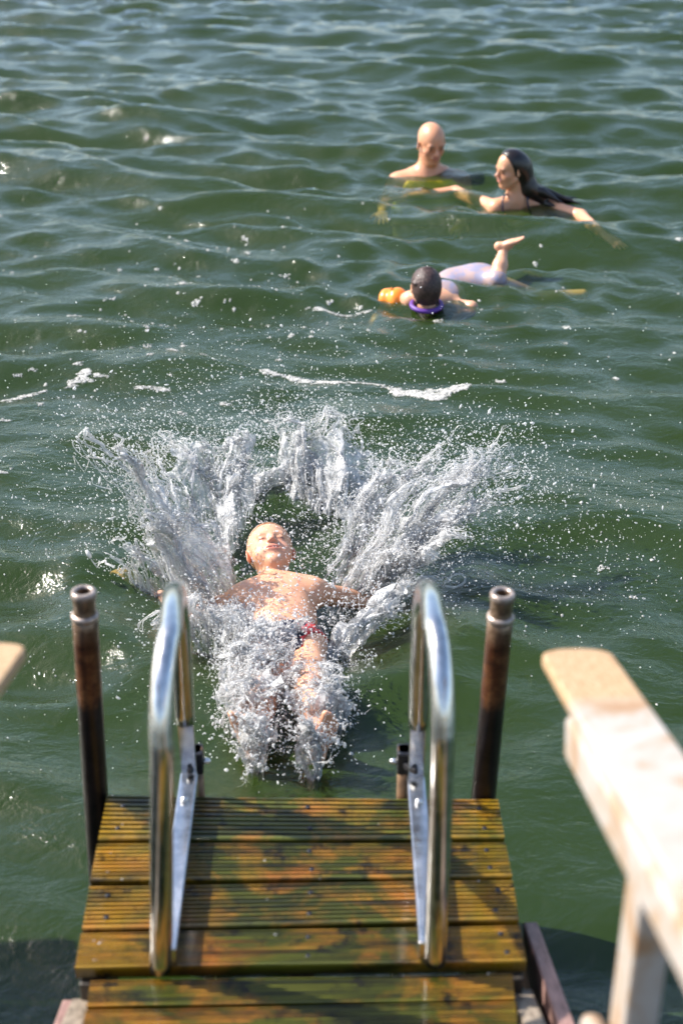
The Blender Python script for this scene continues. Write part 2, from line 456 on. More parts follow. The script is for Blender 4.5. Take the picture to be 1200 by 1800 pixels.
# screws in pairs
for i in range(4):
    for u in (.045, .52, .955):
        for v in (.28, .74):
            A = P(*EL[i], PZ)*(1-u)+P(*ER[i], PZ)*u; B = P(*EL[i+1], PZ)*(1-u)+P(*ER[i+1], PZ)*u
            c = A*(1-v)+B*v; c[2] = PZ+.001; c[0] += random.uniform(-.006, .006)
            V, F = tube_arrays([c+[0,0,-.004], c+[0,0,.0005], c+[0,0,.0016]], [.0052, .0052, .0036], 8)
            mixed_mesh('screw', V, F, M['black'], plat)

# posts under the platform reaching the seabed
for (px, py) in ((206,1420),(862,1424),(180,1690),(885,1680)):
    c = P(px, py, PZ)
    boxobj('support_post', (c[0]-.04, c[1]-.04, -2.15), (c[0]+.04, c[1]+.04, PZ-.165), M['timber'], plat)

# ------------------------------------------------------------------ stairs down to the platform
stair = empty('wooden_stairs', P(530, 1760, .34)); tag(stair, 'wooden stairs with grooved treads leading down to the platform at the bottom edge', 'stairs')
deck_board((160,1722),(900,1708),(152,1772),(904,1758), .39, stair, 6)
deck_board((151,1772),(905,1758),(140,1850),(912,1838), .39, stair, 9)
a = P(146,1742,.36); b = P(915,1726,.36)
for s_, c0 in ((-1, a), (1, b)):
    x = c0[0]
    y0 = c0[1]
    beam('stringer', (x+(-.005 if s_ < 0 else .005), y0-.01, .265), (x+s_*.02, .55, .90), .042, .13, M['stringer'], stair)
yb = P(530, 1860, .345)[1]
for k in range(4):
    zt = .345+.16*(k+1); y1 = 1.60-.24*k
    for j in range(2):
        boxobj('tread_board', (a[0]+.03, y1-.115*(j+1)+.004, zt-.028), (b[0]-.03, y1-.115*j, zt), M['deck'], stair, .004)
c0 = P(924, 1642, .30)
beam('side_board', (c0[0]+.01, c0[1], .25), (c0[0]+.075, .6, .62), .03, .14, M['pink'], stair)
c0 = P(120, 1760, .30)
beam('side_board', (c0[0]-.0, c0[1], .22), (c0[0]-.06, .6, .55), .03, .14, M['pink'], stair)

# upper jetty on which the photographer stands (only its shade and reflection reach the picture)
jet = empty('upper_jetty', (0, .2, .98)); tag(jet, 'weathered upper jetty deck at the head of the stairs', 'jetty')
for k in range(9):
    boxobj('deck_plank', (-1.9, .30-.15*k-.14, .97), (1.9, .30-.15*k, 1.0), M['stringer'], jet, .003)
for x in (-1.8, -.6, .6, 1.8):
    boxobj('jetty_pile', (x-.07, -.4, -2.15), (x+.07, -.26, .968), M['timber'], jet, .004)
# unseen walkway added on the left to cast shade on the water
walk = empty('shade_walkway', (-2.1, 1.2, .98)); tag(walk, 'added walkway out of view that shades the water left of the stairs', 'walkway')
for k in range(15):
    boxobj('deck_plank', (-2.9, .46+.15*k, .95), (-1.22-.10*max(0, k-11)-.04*random.random(), .46+.15*k+.14, .98), M['stringer'], walk, .003)
for (x, y) in ((-1.3, .8), (-1.75, 2.45), (-2.8, .8), (-2.8, 2.45)):
    boxobj('shade_walkway_pile', (x-.06, y-.06, -2.15), (x+.06, y+.06, .948), M['timber'], walk, .004)

# ------------------------------------------------------------------ iron pipes
def pipe(top_px, low_px, Y, label, r=.0265):
    top = Q(*top_px, Y); low = Q(*low_px, Y)
    d = (low-top)/np.linalg.norm(low-top)
    L = (top[2]+2.15)/(-d[2])
    t = empty('iron_pipe', top); tag(t, label, 'pipe', 'iron pipes at the platform corners')
    def lathe(name, prof, mat, n=28):
        V = []; ax = d; s = np.cross(ax, (0,1,0)); s /= np.linalg.norm(s); u = np.cross(ax, s)
        an = np.arange(n)*2*np.pi/n
        for (rr, dd) in prof:
            V.append(top + ax*dd + rr*(np.cos(an)[:,None]*s + np.sin(an)[:,None]*u))
        V = np.concatenate(V); m = len(prof)
        i, j = np.meshgrid(np.arange(m-1), np.arange(n), indexing='ij'); a_ = i*n+j; b_ = i*n+(j+1)%n
        F = np.stack([a_, a_+n, b_+n, b_], -1).reshape(-1,4)
        return fmesh(name, V, F, mat, t)
    ri = r*.56
    lathe('pipe_body', [(r*.9,.066),(r,.07),(r,.085),(r,.25),(r*1.01,.5),(r*1.02,L)], M['pipe'])
    lathe('pipe_neck', [(ri,.16),(ri,.012),(ri,.002),(ri*1.04,0),(r*.93,0),(r*.97,.003),(r*.97,.012),(r*.93,.016),(r*.86,.02),(r*.86,.045),(r*.90,.054),(r*.9,.068)], M['pipe'])
    lathe('collar', [(r*.88,.050),(r*1.06,.052),(r*1.09,.056),(r*1.06,.062),(r*.98,.066)], M['rim'])
    lathe('rim', [(ri*1.01,.004),(ri*1.04,-.0025),(r*.90,-.0025),(r*.975,.002),(r*.985,.010),(r*.95,.013)], M['rim'])
M['rim'] = mat_simple('worn_rim', (.34,.27,.23), .35, .6, 60, .45, .3)
pipe((147,1040), (170,1420), 2.46, 'rusty iron pipe with open top left of the ladder')
pipe((883,1043), (849,1405), P(849,1397,PZ)[1]+.02, 'rusty iron pipe with open top right of the ladder behind the board corner')

# ------------------------------------------------------------------ bathing ladder
lad = empty('bathing_ladder', P(525, 1500, PZ)); tag(lad, 'stainless steel bathing ladder with two tall hooped handrails bolted to the platform', 'ladder')
def catmull(pts, n=10):
    pts = [np.array(p, float) for p in pts]; pts = [2*pts[0]-pts[1]] + pts + [2*pts[-1]-pts[-2]]
    out = []
    for i in range(1, len(pts)-2):
        for k in range(n):
            t = k/n; p0, p1, p2, p3 = pts[i-1:i+3]
            out.append(.5*((2*p1)+(-p0+p2)*t+(2*p0-5*p1+4*p2-p3)*t*t+(-p0+3*p1-3*p2+p3)*t**3))
    out.append(pts[-2]); return np.array(out)
def handrail(base_px, top_px, far_px, farbar_px, clamp_px, sgn):
    b0 = P(*base_px, PZ); far = P(*farbar_px, PZ+.03)            # near foot, far foot
    yn, yf = b0[1], far[1]
    mid = Q(top_px[0], top_px[1], yn+.10)                        # crest of the hoop
    n1 = Q(base_px[0]+(-2 if sgn<0 else 14), 1290, yn-.005)
    crest = mid[2]-.072
    ft = Q(*far_px, yf-.02)                                     # where the tube ends on the flat plate
    pn = Q(base_px[0]+(-10 if sgn<0 else 20), 1160, yn+.005)
    # hoop: up the near leg, over a tight bend, down a slightly sloping far leg
    yc = yn+.14; zl = crest-.17; yfar = yf-.035
    pts = [b0, [b0[0]*.66+pn[0]*.34, yn, PZ+(zl-PZ)*.33], [b0[0]*.33+pn[0]*.67, yn, PZ+(zl-PZ)*.68]]
    for an in np.linspace(0, 90, 7):
        c_, s_n = math.cos(R(an)), math.sin(R(an)); y = yc-.14*c_
        pts.append([pn[0]+(mid[0]-pn[0])*(1-c_), y, zl+(crest-zl)*s_n])
    zf = crest-.24
    for an in np.linspace(75, 0, 6):
        c_, s_n = math.cos(R(an)), math.sin(R(an)); y = yc+(yfar-yc)*c_
        pts.append([mid[0]+(ft[0]-mid[0])*c_*.85, y, zf+(crest-zf)*s_n])
    pts.append(ft)
    tube('handrail_tube', catmull(pts, 9), .0208, M['steel'], lad, 20)
    # flat plate, base bar
    foot = np.array([ft[0], yf, PZ+.05])
    V_ = beam('side_plate', ft+[0,.003,.035], foot+[0,.004,-.02], .034, .006, M['steel'], lad, .0015, up=(0,1,0))
    beam('base_bar', [foot[0], foot[1]+.003, PZ+.028], [b0[0]+(.012 if sgn<0 else -.012), b0[1]-.0, PZ+.026], .038, .044, M['steel'], lad, .003)
    # bolt head on the base bar
    q = foot*.82 + np.array([b0[0], b0[1], foot[2]])*.18; q[2] = PZ+.048
    tube('bolt', [q, q+[0,0,.009], q+[0,0,.013]], [.0085,.0085,.005], M['steel'], lad, 10)
    # ladder side rail beyond the edge, black clamp and its bolts
    cl = Q(*clamp_px, yf+.035)
    tube('side_rail', [cl+[0,0,.03], cl+[0,0,-.3], cl+[0,.05,-1.2]], [.015]*3, M['brown'], lad, 14)
    boxobj('clamp', (cl[0]-.016, cl[1]-.02, cl[2]-.028), (cl[0]+.016, cl[1]+.02, cl[2]+.030), M['black'], lad, .004)
    beam('clamp_strap', [cl[0], cl[1]-.02, cl[2]+.0], [foot[0]-sgn*-.0, foot[1]-.012, cl[2]+.004], .01, .014, M['black'], lad, .002)
    e = 1 if sgn < 0 else -1
    tube('clamp_bolt', [cl+[e*.012,-.006,.0], cl+[e*.026,-.006,0], cl+[e*.032,-.006,0]], [.007,.007,.004], M['steel'], lad, 10)
    return cl
c1 = handrail((283,1702), (292,1066), (325,1268), (325,1372), (345,1335), -1)
c2 = handrail((764,1690), (768,1052), (735,1275), (735,1378), (710,1335), 1)
for k in range(4):
    z = .18-.25*k; y = c1[1]+.012+(.03*(k+.5))
    tube('rung', [[c1[0], y, z], [c2[0], y, z]], [.016]*2, M['steel'], lad, 12)

# ------------------------------------------------------------------ stair railings (painted, sloping up to the jetty)
def railing(xc, wd, ytip, ztip, side, label):
    r = empty('stair_railing', (xc, ytip-.5, .98)); tag(r, label, 'railing', 'white stair railings')
    slope = .27; div = .03*side
    L = 1.9
    a = np.array([xc, ytip, ztip]); d = np.array([div, -1, slope]); 
    # rounded cap plank
    n = 12; half = wd/2; th = .022; V = []; F = []
    outline = []
    for k in range(n+1):
        an = math.pi*k/n; outline.append((-half*math.cos(an), .034*math.sin(an)**.8))
    outline += [(half, -L), (-half, -L)]
    for zz in (0, -th):
        for (x, y) in outline: V.append(a + np.array([x, 0, zz]) + d*(-y))
    m = len(outline)
    o_faces = [tuple(range(m))[::-1], tuple(range(m, 2*m))] + [(i, (i+1)%m, (i+1)%m+m, i+m) for i in range(m)]
    me = bpy.data.meshes.new('cap_rail'); me.from_pydata([tuple(np.array(v)-np.array(r.location)) for v in V], [], o_faces)
    me.materials.append(M['cap']); o = link(bpy.data.objects.new('cap_rail', me), r); bevel_obj(o, .005, 3)
    # beam under the cap, set back from the tip
    s = .19
    b0 = a + d*s + np.array([-.016*side, 0, -th-.032]); b1 = a + d*L + np.array([-.016*side, 0, -th-.032])
    beam('support_rail', b0, b1, .082, .062, M['white'], r, .008)
    p = a + d*.47 + np.array([-.004*side, 0, 0])
    boxobj('rail_post', (p[0]-.022, p[1]-.035, .30), (p[0]+.022, p[1]+.035, p[2]-th-.066), M['white'], r, .005)
    p2 = a + d*1.45
    boxobj('rail_post', (p2[0]-.022, p2[1]-.035, .9), (p2[0]+.022, p2[1]+.035, p2[2]-th-.066), M['white'], r, .005)
    l0 = p + np.array([-.045*side, .035, 0]); l0[2] = .92
    beam('lower_rail', l0, l0+d*1.0, .03, .07, M['white'], r, .012)
tip = Q(1016, 1152, 1.75)
railing(tip[0], .105, 1.75, tip[2], 1, 'blurred white painted stair railing with peeling rounded end at right edge')
tipl = Q(-20, 1142, 1.75)
railing(tipl[0], .105, 1.75, tipl[2], -1, 'rounded tip of pale stair railing at left edge of view')

# ------------------------------------------------------------------ signed-distance bodies
class Field:
    def __init__(s, lo, hi, h, inflate=0):
        s.lo = np.array(lo, float); s.h = h; s.n = np.ceil((np.array(hi)-s.lo)/h).astype(int)+1
        s.D = np.full(s.n, .06, np.float32); s.inf = inflate
    def box(s, lo, hi):
        a = np.clip(np.floor((lo-s.lo)/s.h).astype(int), 0, s.n); b = np.clip(np.ceil((hi-s.lo)/s.h).astype(int)+1, 0, s.n)
        if (b <= a).any(): return None, None
        sl = tuple(slice(a[i], b[i]) for i in range(3))
        g = [s.lo[i] + s.h*np.arange(a[i], b[i], dtype=np.float32) for i in range(3)]
        return sl, (g[0][:,None,None].astype(np.float32), g[1][None,:,None].astype(np.float32), g[2][None,None,:].astype(np.float32))
    def comb(s, sl, d, k, sub=False):
        D = s.D[sl]
        if sub:
            d = -d; h = np.maximum(k-np.abs(D-d), 0)/max(k, 1e-6); s.D[sl] = np.maximum(D, d)+h*h*k*.25
        else:
            h = np.maximum(k-np.abs(D-d), 0)/max(k, 1e-6); s.D[sl] = np.minimum(D, d)-h*h*k*.25
    def cap(s, a, b, ra, rb=None, k=.02, sub=False):
        rb = ra if rb is None else rb
        a = np.array(a, float); b = np.array(b, float)
        if not sub: ra += s.inf; rb += s.inf
        m = max(ra, rb)+k+3*s.h
        sl, g = s.box(np.minimum(a, b)-m, np.maximum(a, b)+m)
        if sl is None: return
        ab = b-a; L = ab.dot(ab)+1e-9
        px, py, pz = g[0]-a[0], g[1]-a[1], g[2]-a[2]
        t = np.clip((px*ab[0]+py*ab[1]+pz*ab[2])/L, 0, 1)
        d = np.sqrt((px-t*ab[0])**2+(py-t*ab[1])**2+(pz-t*ab[2])**2) - (ra+(rb-ra)*t)
        s.comb(sl, d, k, sub)
    def ell(s, c, ax, rad, k=.02, sub=False):
        c = np.array(c, float); ax = np.array(ax, float); rad = np.array(rad, float)+(0 if sub else s.inf)
        m = max(rad)+k+3*s.h
        sl, g = s.box(c-m, c+m)
        if sl is None: return
        px, py, pz = g[0]-c[0], g[1]-c[1], g[2]-c[2]
        q = [(px*ax[i][0]+py*ax[i][1]+pz*ax[i][2])/rad[i] for i in range(3)]
        r0 = np.sqrt(q[0]**2+q[1]**2+q[2]**2)+1e-6
        r1 = np.sqrt((q[0]/rad[0])**2+(q[1]/rad[1])**2+(q[2]/rad[2])**2)+1e-6
        s.comb(sl, r0*(r0-1)/r1, k, sub)
    def clip(s, nrm, pt, k=0):            # keep the side the normal points away from
        nrm = np.array(nrm, float); nrm /= np.linalg.norm(nrm)
        g = [s.lo[i]+s.h*np.arange(s.n[i], dtype=np.float32)-pt[i] for i in range(3)]
        d = (g[0][:,None,None]*nrm[0]+g[1][None,:,None]*nrm[1]+g[2][None,None,:]*nrm[2]).astype(np.float32)
        s.D = np.maximum(s.D, d)
    def mesh(s):
        D = s.D; D[0]=D[-1]=.05; D[:,0]=D[:,-1]=.05; D[:,:,0]=D[:,:,-1]=.05
        nx, ny, nz = D.shape; ins = D < 0
        cnt = np.zeros((nx-1, ny-1, nz-1), np.uint8)
        offs = [(a,b,c) for a in (0,1) for b in (0,1) for c in (0,1)]
        for a,b,c in offs: cnt += ins[a:nx-1+a, b:ny-1+b, c:nz-1+c]
        act = np.argwhere((cnt > 0) & (cnt < 8)); N = len(act)
        vid = np.full((nx-1, ny-1, nz-1), -1, np.int32); vid[tuple(act.T)] = np.arange(N)
        acc = np.zeros((N, 3)); c_ = np.zeros(N)
        vals = {o: D[act[:,0]+o[0], act[:,1]+o[1], act[:,2]+o[2]] for o in offs}
        for o in offs:
            for ax in range(3):
                if o[ax] == 0:
                    o2 = list(o); o2[ax] = 1; o2 = tuple(o2)
                    v0, v1 = vals[o], vals[o2]; m = (v0 < 0) != (v1 < 0)
                    t = np.where(m, v0/np.where(m, v0-v1, 1), 0)
                    p = np.tile(np.array(o, float), (N,1)); p[:,ax] += t
                    acc[m] += p[m]; c_[m] += 1
        V = (act + acc/c_[:,None])*s.h + s.lo
        F = []
        for ax in range(3):
            sl0 = [slice(None)]*3; sl1 = [slice(None)]*3; sl0[ax] = slice(0, -1); sl1[ax] = slice(1, None)
            e = np.argwhere(ins[tuple(sl0)] != ins[tuple(sl1)])
            b, c = (ax+1) % 3, (ax+2) % 3
            e = e[(e[:,b] > 0) & (e[:,c] > 0) & (e[:,b] < D.shape[b]-1) & (e[:,c] < D.shape[c]-1)]
            def cid(db, dc):
                q = e.copy(); q[:,b] -= db; q[:,c] -= dc; return vid[q[:,0], q[:,1], q[:,2]]
            quad = np.stack([cid(1,1), cid(0,1), cid(0,0), cid(1,0)], -1)
            flip = ~ins[e[:,0], e[:,1], e[:,2]]
            quad[flip] = quad[flip][:, ::-1]
            F.append(quad)
        F = np.concatenate(F); F = F[(F >= 0).all(1)]
        return V, F

def unit(v): v = np.array(v, float); return v/np.linalg.norm(v)
def head(F, c, f, u, h, child=False, closed=True, neck=None, ear=True):
    """c: centre of the head, f: where the face points, u: towards the crown, h: chin-crown height"""
    f = unit(f); u = unit(u - f*np.dot(u, f)); r = np.cross(f, u)
    L = lambda x, y, z: c + (r*x + u*y + f*z)*h
    ax = [r, u, f]
    if child:
        F.ell(L(0,.13,-.05), ax, (.345*h,.37*h,.41*h), .02)
        F.ell(L(0,-.16,.07), ax, (.285*h,.31*h,.285*h), .05*h*2)
        for s_ in (-1,1): F.ell(L(s_*.16,-.20,.17), ax, (.12*h,.13*h,.12*h), .10*h)
        F.ell(L(0,-.40,.22), ax, (.10*h,.075*h,.09*h), .10*h)
        nz = .36
    else:
        F.ell(L(0,.14,-.05), ax, (.315*h,.36*h,.41*h), .02)
        F.ell(L(0,-.16,.07), ax, (.245*h,.32*h,.28*h), .08*h)
        F.ell(L(0,-.40,.23), ax, (.11*h,.085*h,.09*h), .09*h)
        for s_ in (-1,1):
            F.ell(L(s_*.17,-.10,.19), ax, (.09*h,.09*h,.10*h), .08*h)
            F.cap(L(s_*.22,-.22,-.02), L(s_*.10,-.40,.18), .06*h, .06*h, .08*h)
        nz = .38
    F.cap(L(-.16,.075,nz-.065), L(.16,.075,nz-.065), .045*h, .045*h, .07*h)        # brow
    for s_ in (-1,1):
        F.ell(L(s_*.135,-.005,nz+.035), ax, (.085*h,.06*h,.06*h), .06*h, sub=True)  # socket
        F.ell(L(s_*.135,-.005,nz-.085), ax, (.062*h,.055*h,.065*h), .02*h)          # lid
        F.cap(L(s_*.07,-.030,nz+.0-.018), L(s_*.20,-.018,nz-.048), max(.008*h,F.h*.75), max(.008*h,F.h*.75), .010*h, sub=True)
    F.cap(L(0,.03,nz-.03), L(0,-.10,nz+.055), .026*h, .045*h, .05*h)                # nose
    for s_ in (-1,1):
        F.ell(L(s_*.05,-.115,nz+.015), ax, (.034*h,.03*h,.036*h), .025*h)
        F.ell(L(s_*.026,-.142,nz+.045), ax, (.013*h,.012*h,.016*h), .01*h, sub=True)
    F.ell(L(0,-.225,nz-.05), ax, (.11*h,.055*h,.05*h), .05*h)
    F.cap(L(-.075,-.212,nz-.018), L(.075,-.212,nz-.018), .020*h, .020*h, .02*h)
    F.cap(L(-.065,-.252,nz-.022), L(.065,-.252,nz-.022), .022*h, .022*h, .02*h)
    F.cap(L(-.095,-.232,nz-.010), L(.095,-.232,nz-.010), max(.007*h,F.h*.7), max(.007*h,F.h*.7), .010*h, sub=True)
    if ear:
        for s_ in (-1,1):
            e = .34 if child else .315
            F.ell(L(s_*(e+.01),-.02,-.05), [unit(r*s_*.9-f*.45), u, unit(f*.9+r*s_*.45)], (.028*h,.13*h,.075*h), .03*h)
            F.ell(L(s_*(e+.045),-.01,-.035), [unit(r*s_*.9-f*.45), u, unit(f*.9+r*s_*.45)], (.018*h,.08*h,.042*h), .015*h, sub=True)
    return L
def hand(F, wrist, d, nrm, size, thumb, curl=.3, spread=.18):
    """d: pointing direction, nrm: back of the hand, thumb: +1/-1 side of cross(d,nrm)"""
    d = unit(d); nrm = unit(nrm-d*np.dot(nrm, d)); s = np.cross(d, nrm)*thumb
    W = size
    k = .05*W
    pc = wrist + d*.24*W
    F.ell(pc, [d, s, nrm], (.27*W, .20*W, .075*W), .08*W)
    for i, (off, ln) in enumerate(((.15,.40),(.05,.45),(-.05,.42),(-.14,.33))):
        fd = unit(d + s*off*spread*6)
        a = wrist + d*.44*W + s*off*W
        b = a + fd*ln*.45*W - nrm*curl*.08*W
        c = b + unit(fd - nrm*curl)*ln*.32*W
        e = c + unit(fd - nrm*curl*2)*ln*.25*W
        F.cap(a-d*.1*W, b, .046*W, .042*W, k*.5); F.cap(b, c, .042*W, .038*W, k*.3); F.cap(c, e, .038*W, .033*W, k*.3)
    t0 = wrist + d*.10*W + s*.12*W; t1 = t0 + unit(d*.8+s*.9-nrm*.2)*.24*W; t2 = t1 + unit(d*1.1+s*.45-nrm*.2)*.20*W
    F.cap(t0, t1, .062*W, .05*W, k); F.cap(t1, t2, .05*W, .038*W, k*.4)
def foot(F, ankle, toe, up, size):
    toe = unit(toe); up = unit(up-toe*np.dot(up, toe)); s = np.cross(toe, up); W = size
    F.ell(ankle-toe*.12*W-up*.13*W, [toe, s, up], (.17*W,.15*W,.16*W), .06*W)
    F.ell(ankle+toe*.32*W-up*.17*W, [toe, s, up], (.34*W,.17*W,.11*W), .10*W)
    F.ell(ankle+toe*.14*W-up*.06*W, [toe, s, up], (.22*W,.14*W,.14*W), .10*W)
    for i in range(5):
        off = (.115,.045,-.015,-.07,-.12)[i]; rr = (.058,.042,.038,.035,.034)[i]; ln = (.74,.74,.70,.65,.58)[i]
        F.cap(ankle+toe*.5*W+s*off*W-up*.19*W, ankle+toe*ln*W+s*off*W-up*.20*W, rr*W, rr*.9*W, .03*W)
def bounds(pts, m):
    p = np.array(pts); return p.min(0)-m, p.max(0)+m
def paint(V, base, spots):
    c = np.tile(np.array(base, float), (len(V), 1))
    for (pt, rad, colr, amt) in spots:
        w_ = np.exp(-(np.linalg.norm(V-np.array(pt), axis=1)/rad)**2)*amt
        c = c*(1-w_[:,None]) + np.array(colr)*w_[:,None]
    return c
def rsmooth(o, it=2):
    m = o.modifiers.new('relax', 'SMOOTH'); m.iterations = it; m.factor = .5; return o
SKIN = (.62,.36,.24)

# ---- the boy falling on his back
boyE = empty('person', P(495,1060)); tag(boyE, 'short haired boy in black and red trunks falling backwards into the splash, eyes shut', 'person')
bnk = P(487,1036,.085); bch = P(490,1061,.062); bwa = P(498,1104,.052); bpe = P(507,1142,.038)
bax = unit(bnk-bpe); bs = unit(np.cross(bax, (0,0,1))); bu = np.cross(bs, bax)
AX = [bs, bax, bu]
HH = .208
bhc = bnk + bax*.145 + np.array([-.002,0,.028])
bhf = unit(bu*1.0 - bax*.10 + bs*.02); bhu = bax
shl = bnk - bs*.108 - bax*.028 ; shr = bnk + bs*.108 - bax*.028
elL = shl + np.array([-.18,.05,-.10]); wrL = P(226,1012,-.075); haL = unit(wrL-elL)
elR = shr + np.array([.17,.09,-.09]); wrR = P(700,992,.0); haR = unit(wrR-elR)
hpL = bpe - bs*.058; hpR = bpe + bs*.058
knL = P(465,1206,.07); anL = P(444,1302,.05); knR = P(546,1212,.09); anR = P(560,1306,.05)
def boy_body(F, extras=True):
    F.ell(bch, AX, (.110,.122,.068), .03)
    for s_ in (-1,1): F.ell(bch+bs*.05*s_+bax*.02+bu*.035, AX, (.055,.05,.035), .03)
    F.ell(bch*.45+bwa*.55, AX, (.097,.12,.062), .05)
    F.ell(bwa+bu*.008, AX, (.093,.085,.064), .05)
    F.ell(bpe, AX, (.100,.075,.064), .05)
    if extras:
        F.cap(shl-bs*.0, bnk-bs*.03, .042, .04, .04); F.cap(shr, bnk+bs*.03, .042, .04, .04)
        F.cap(bnk-bax*.03, bhc-bax*.05-bhf*.04, .047, .047, .03)
        F.ell(bwa+bu*.083-bax*.0, AX, (.008,.008,.012), .01, sub=True)
    for hp, kn, an in ((hpL, knL, anL), (hpR, knR, anR)):
        F.cap(hp, hp*.45+kn*.55, .055, .048, .035); F.cap(hp*.45+kn*.55, kn, .049, .039, .03)
        if extras:
            F.cap(kn, kn*.6+an*.4, .042, .041, .02); F.cap(kn*.6+an*.4, an, .041, .027, .02)
            foot(F, an, (-.25 if an is anL else .30,-.05,1), (0,.9,.1), .175)
    if extras:
        for sh, el, wr, ha, th in ((shl, elL, wrL, haL, 1), (shr, elR, wrR, haR, -1)):
            F.cap(sh, el, .038, .030, .035); F.cap(el, wr, .031, .021, .02)
            hand(F, wr, ha, (0,.15,1), .125, th, .5)
lo, hi = bounds([shl, shr, wrL+haL*.1, wrR+haR*.1, bhc+bax*.08, anL, anR, knL, bhc+bhf*.1, anL+[0,0,.1], anL-[0,.05,.05]], .06)
F = Field(lo, hi, .0031)
boy_body(F); L = head(F, bhc, bhf, bhu, HH, child=True)
V, Fc = F.mesh()
boy = fmesh('body', V, Fc, M['skin'], boyE)
lipc = (.50,.17,.13)
spots = [(L(0,-.232,.37), .016, lipc, .8), (L(.05,-.232,.36), .010, lipc, .6), (L(-.05,-.232,.36), .010, lipc, .6),
         (L(.17,-.13,.25), .022, (.68,.27,.19), .55), (L(-.17,-.13,.25), .022, (.68,.27,.19), .55), (L(0,-.1,.44), .014, (.66,.27,.19), .5),
         (L(.36,0,-.04), .025, (.62,.24,.17), .5), (L(-.36,0,-.04), .025, (.62,.24,.17), .5),
         (L(0,-.055,.25)*1, .001, SKIN, .1),
         *[(L(q*(.07+.035*k),-.028+.004*k,.335-.008*k), .0055, (.22,.09,.06), .75) for q in (-1,1) for k in range(5)],
         *[(L(q*(.07+.035*k),.075,.33-.01*k), .007, (.42,.22,.13), .6) for q in (-1,1) for k in range(5)],
         *[(L(.03*k,-.232,.375-abs(k)*.004), .0045, (.25,.07,.06), .8) for k in range(-3,4)],
         (bch+bs*.062+bax*.01+bu*.07, .009, (.45,.18,.13), .8), (bch-bs*.062+bax*.01+bu*.07, .009, (.45,.18,.13), .8),
         (knL+[0,0,.04], .03, (.62,.27,.19), .4), (knR+[0,0,.04], .03, (.62,.27,.19), .4),
         (anL+[0,-.03,.05], .06, (.66,.30,.22), .5), (anR+[0,-.03,.05], .06, (.66,.30,.22), .5)]
cattr(boy, 'tone', paint(V, (.66,.36,.22), spots)); rsmooth(boy, 1)
# trunks
lo, hi = bounds([bpe-.16, bpe+.16], .02)
F = Field(lo, hi, .004, inflate=.006); boy_body(F, False)
F.clip(bax, bpe+bax*.052)
for hp, s_ in ((hpL,-1),(hpR,1)):
    pass
F.clip(-bax + bu*.0, bpe-bax*.075)
for s_ in (-1,1):
    d_ = F.lo  # leg openings
    F.ell(bpe-bax*.080+bs*.095*s_+bu*.0, AX, (.080,.092,.13), .004, sub=True)
V, Fc = F.mesh()
def mat_trunks():
    t = NT('swim_trunks'); v = t.coord('Object'); n = t.noise(v, 26, 2, .5, .8)
    sx = t.n('ShaderNodeSeparateXYZ'); t.l(v, sx.inputs[0]); side = t.math('MULTIPLY', sx.outputs[0], 9.0, True)
    c = t.ramp(t.math('MULTIPLY', n, side), [(.28, (.012,.012,.028)), (.31, (.60,.03,.03)), (.46, (.60,.03,.03)), (.49, (.012,.012,.03))], 'LINEAR')
    return t.done(t.prin(c, .35, 0, t.bump(t.noise(v, 200, 2), .2, .001)))
fmesh('swim_trunks', V, Fc, mat_trunks(), boyE)
# very short wet hair: thin cap on the skull
F = Field(*bounds([bhc-.16, bhc+.16], 0), .0036, inflate=.0025)
r_ = np.cross(bhf, bhu)
F.ell(L(0,.13,-.05), [r_, bhu, bhf], (.345*HH,.37*HH,.41*HH), .02)
F.clip(bhf*1.0 - bhu*.75, L(0,.30,.12))
V, Fc = F.mesh()
hair_b = mat_simple('wet_blond_hair', (.36,.20,.11), .35, 0, 160, .4, .6)
fmesh('hair', V, Fc, hair_b, boyE)

def PW(px, py, dz=0.0):
    z = 0.0
    for _ in range(6):
        q = P(px, py, z+dz); z = .6*z + .4*float(wave(np.array([q[0]]), np.array([q[1]]))[0])
    return P(px, py, z+dz)
# ---- bald man in the water
manE = empty('person', PW(757,300)); tag(manE, 'bald man standing shoulder deep in the sea wearing yellow shorts', 'person')
mY = PW(757,306)[1]
mh = Q(758,253,mY); H = .258
mf = unit([.30,-1,-.22]); mu = unit([.02,-.10,1])
mnk = mh + np.array([-.008,.045,-.20])
ms = unit([1,.12,0])
mch = mnk + np.array([0,.0,-.155])
mpe = PW(741,333,-.16); mwa = mnk*.4+mpe*.6+np.array([0,0,-.08])
def man_body(F, full=True):
    MA = [ms, np.cross((0,0,1), ms), np.array([0,0,1.])]
    F.ell(mch, MA, (.20,.125,.17), .05)
    for s_ in (-1,1): F.ell(mch+ms*.085*s_+[0,-.08,.05], MA, (.09,.05,.075), .05)
    F.ell((mwa+mch)/2, MA, (.165,.115,.18), .08); F.ell(mwa, MA, (.155,.12,.13), .08)
    F.ell(mpe, MA, (.175,.14,.12), .07)
    for s_ in (-1,1):
        sh = mnk + ms*.195*s_ + np.array([0,.01,-.068])
        if full:
            F.cap(sh, mnk+ms*.05*s_+[0,.01,.0], .062, .055, .06)
            F.ell(sh, MA, (.075,.07,.07), .05)
            el = sh + (np.array([-.10,-.20,-.06]) if s_ < 0 else np.array([.10,-.18,-.10]))
            wr = el + (np.array([-.02,-.22,-.0]) if s_ < 0 else np.array([-.10,-.18,-.05]))
            F.cap(sh, el, .055, .042, .04); F.cap(el, wr, .043, .028, .03)
            hand(F, wr, wr-el, (0,0,1), .19, -s_, .3)
        hp = mpe + ms*.085*s_; kn = hp + np.array([.05*s_,-.10,-.34])
        F.cap(hp, kn, .09, .06, .06)
    if full:
        F.cap(mnk+[0,0,-.04], mh-mu*.06-mf*.035, .066, .062, .04)
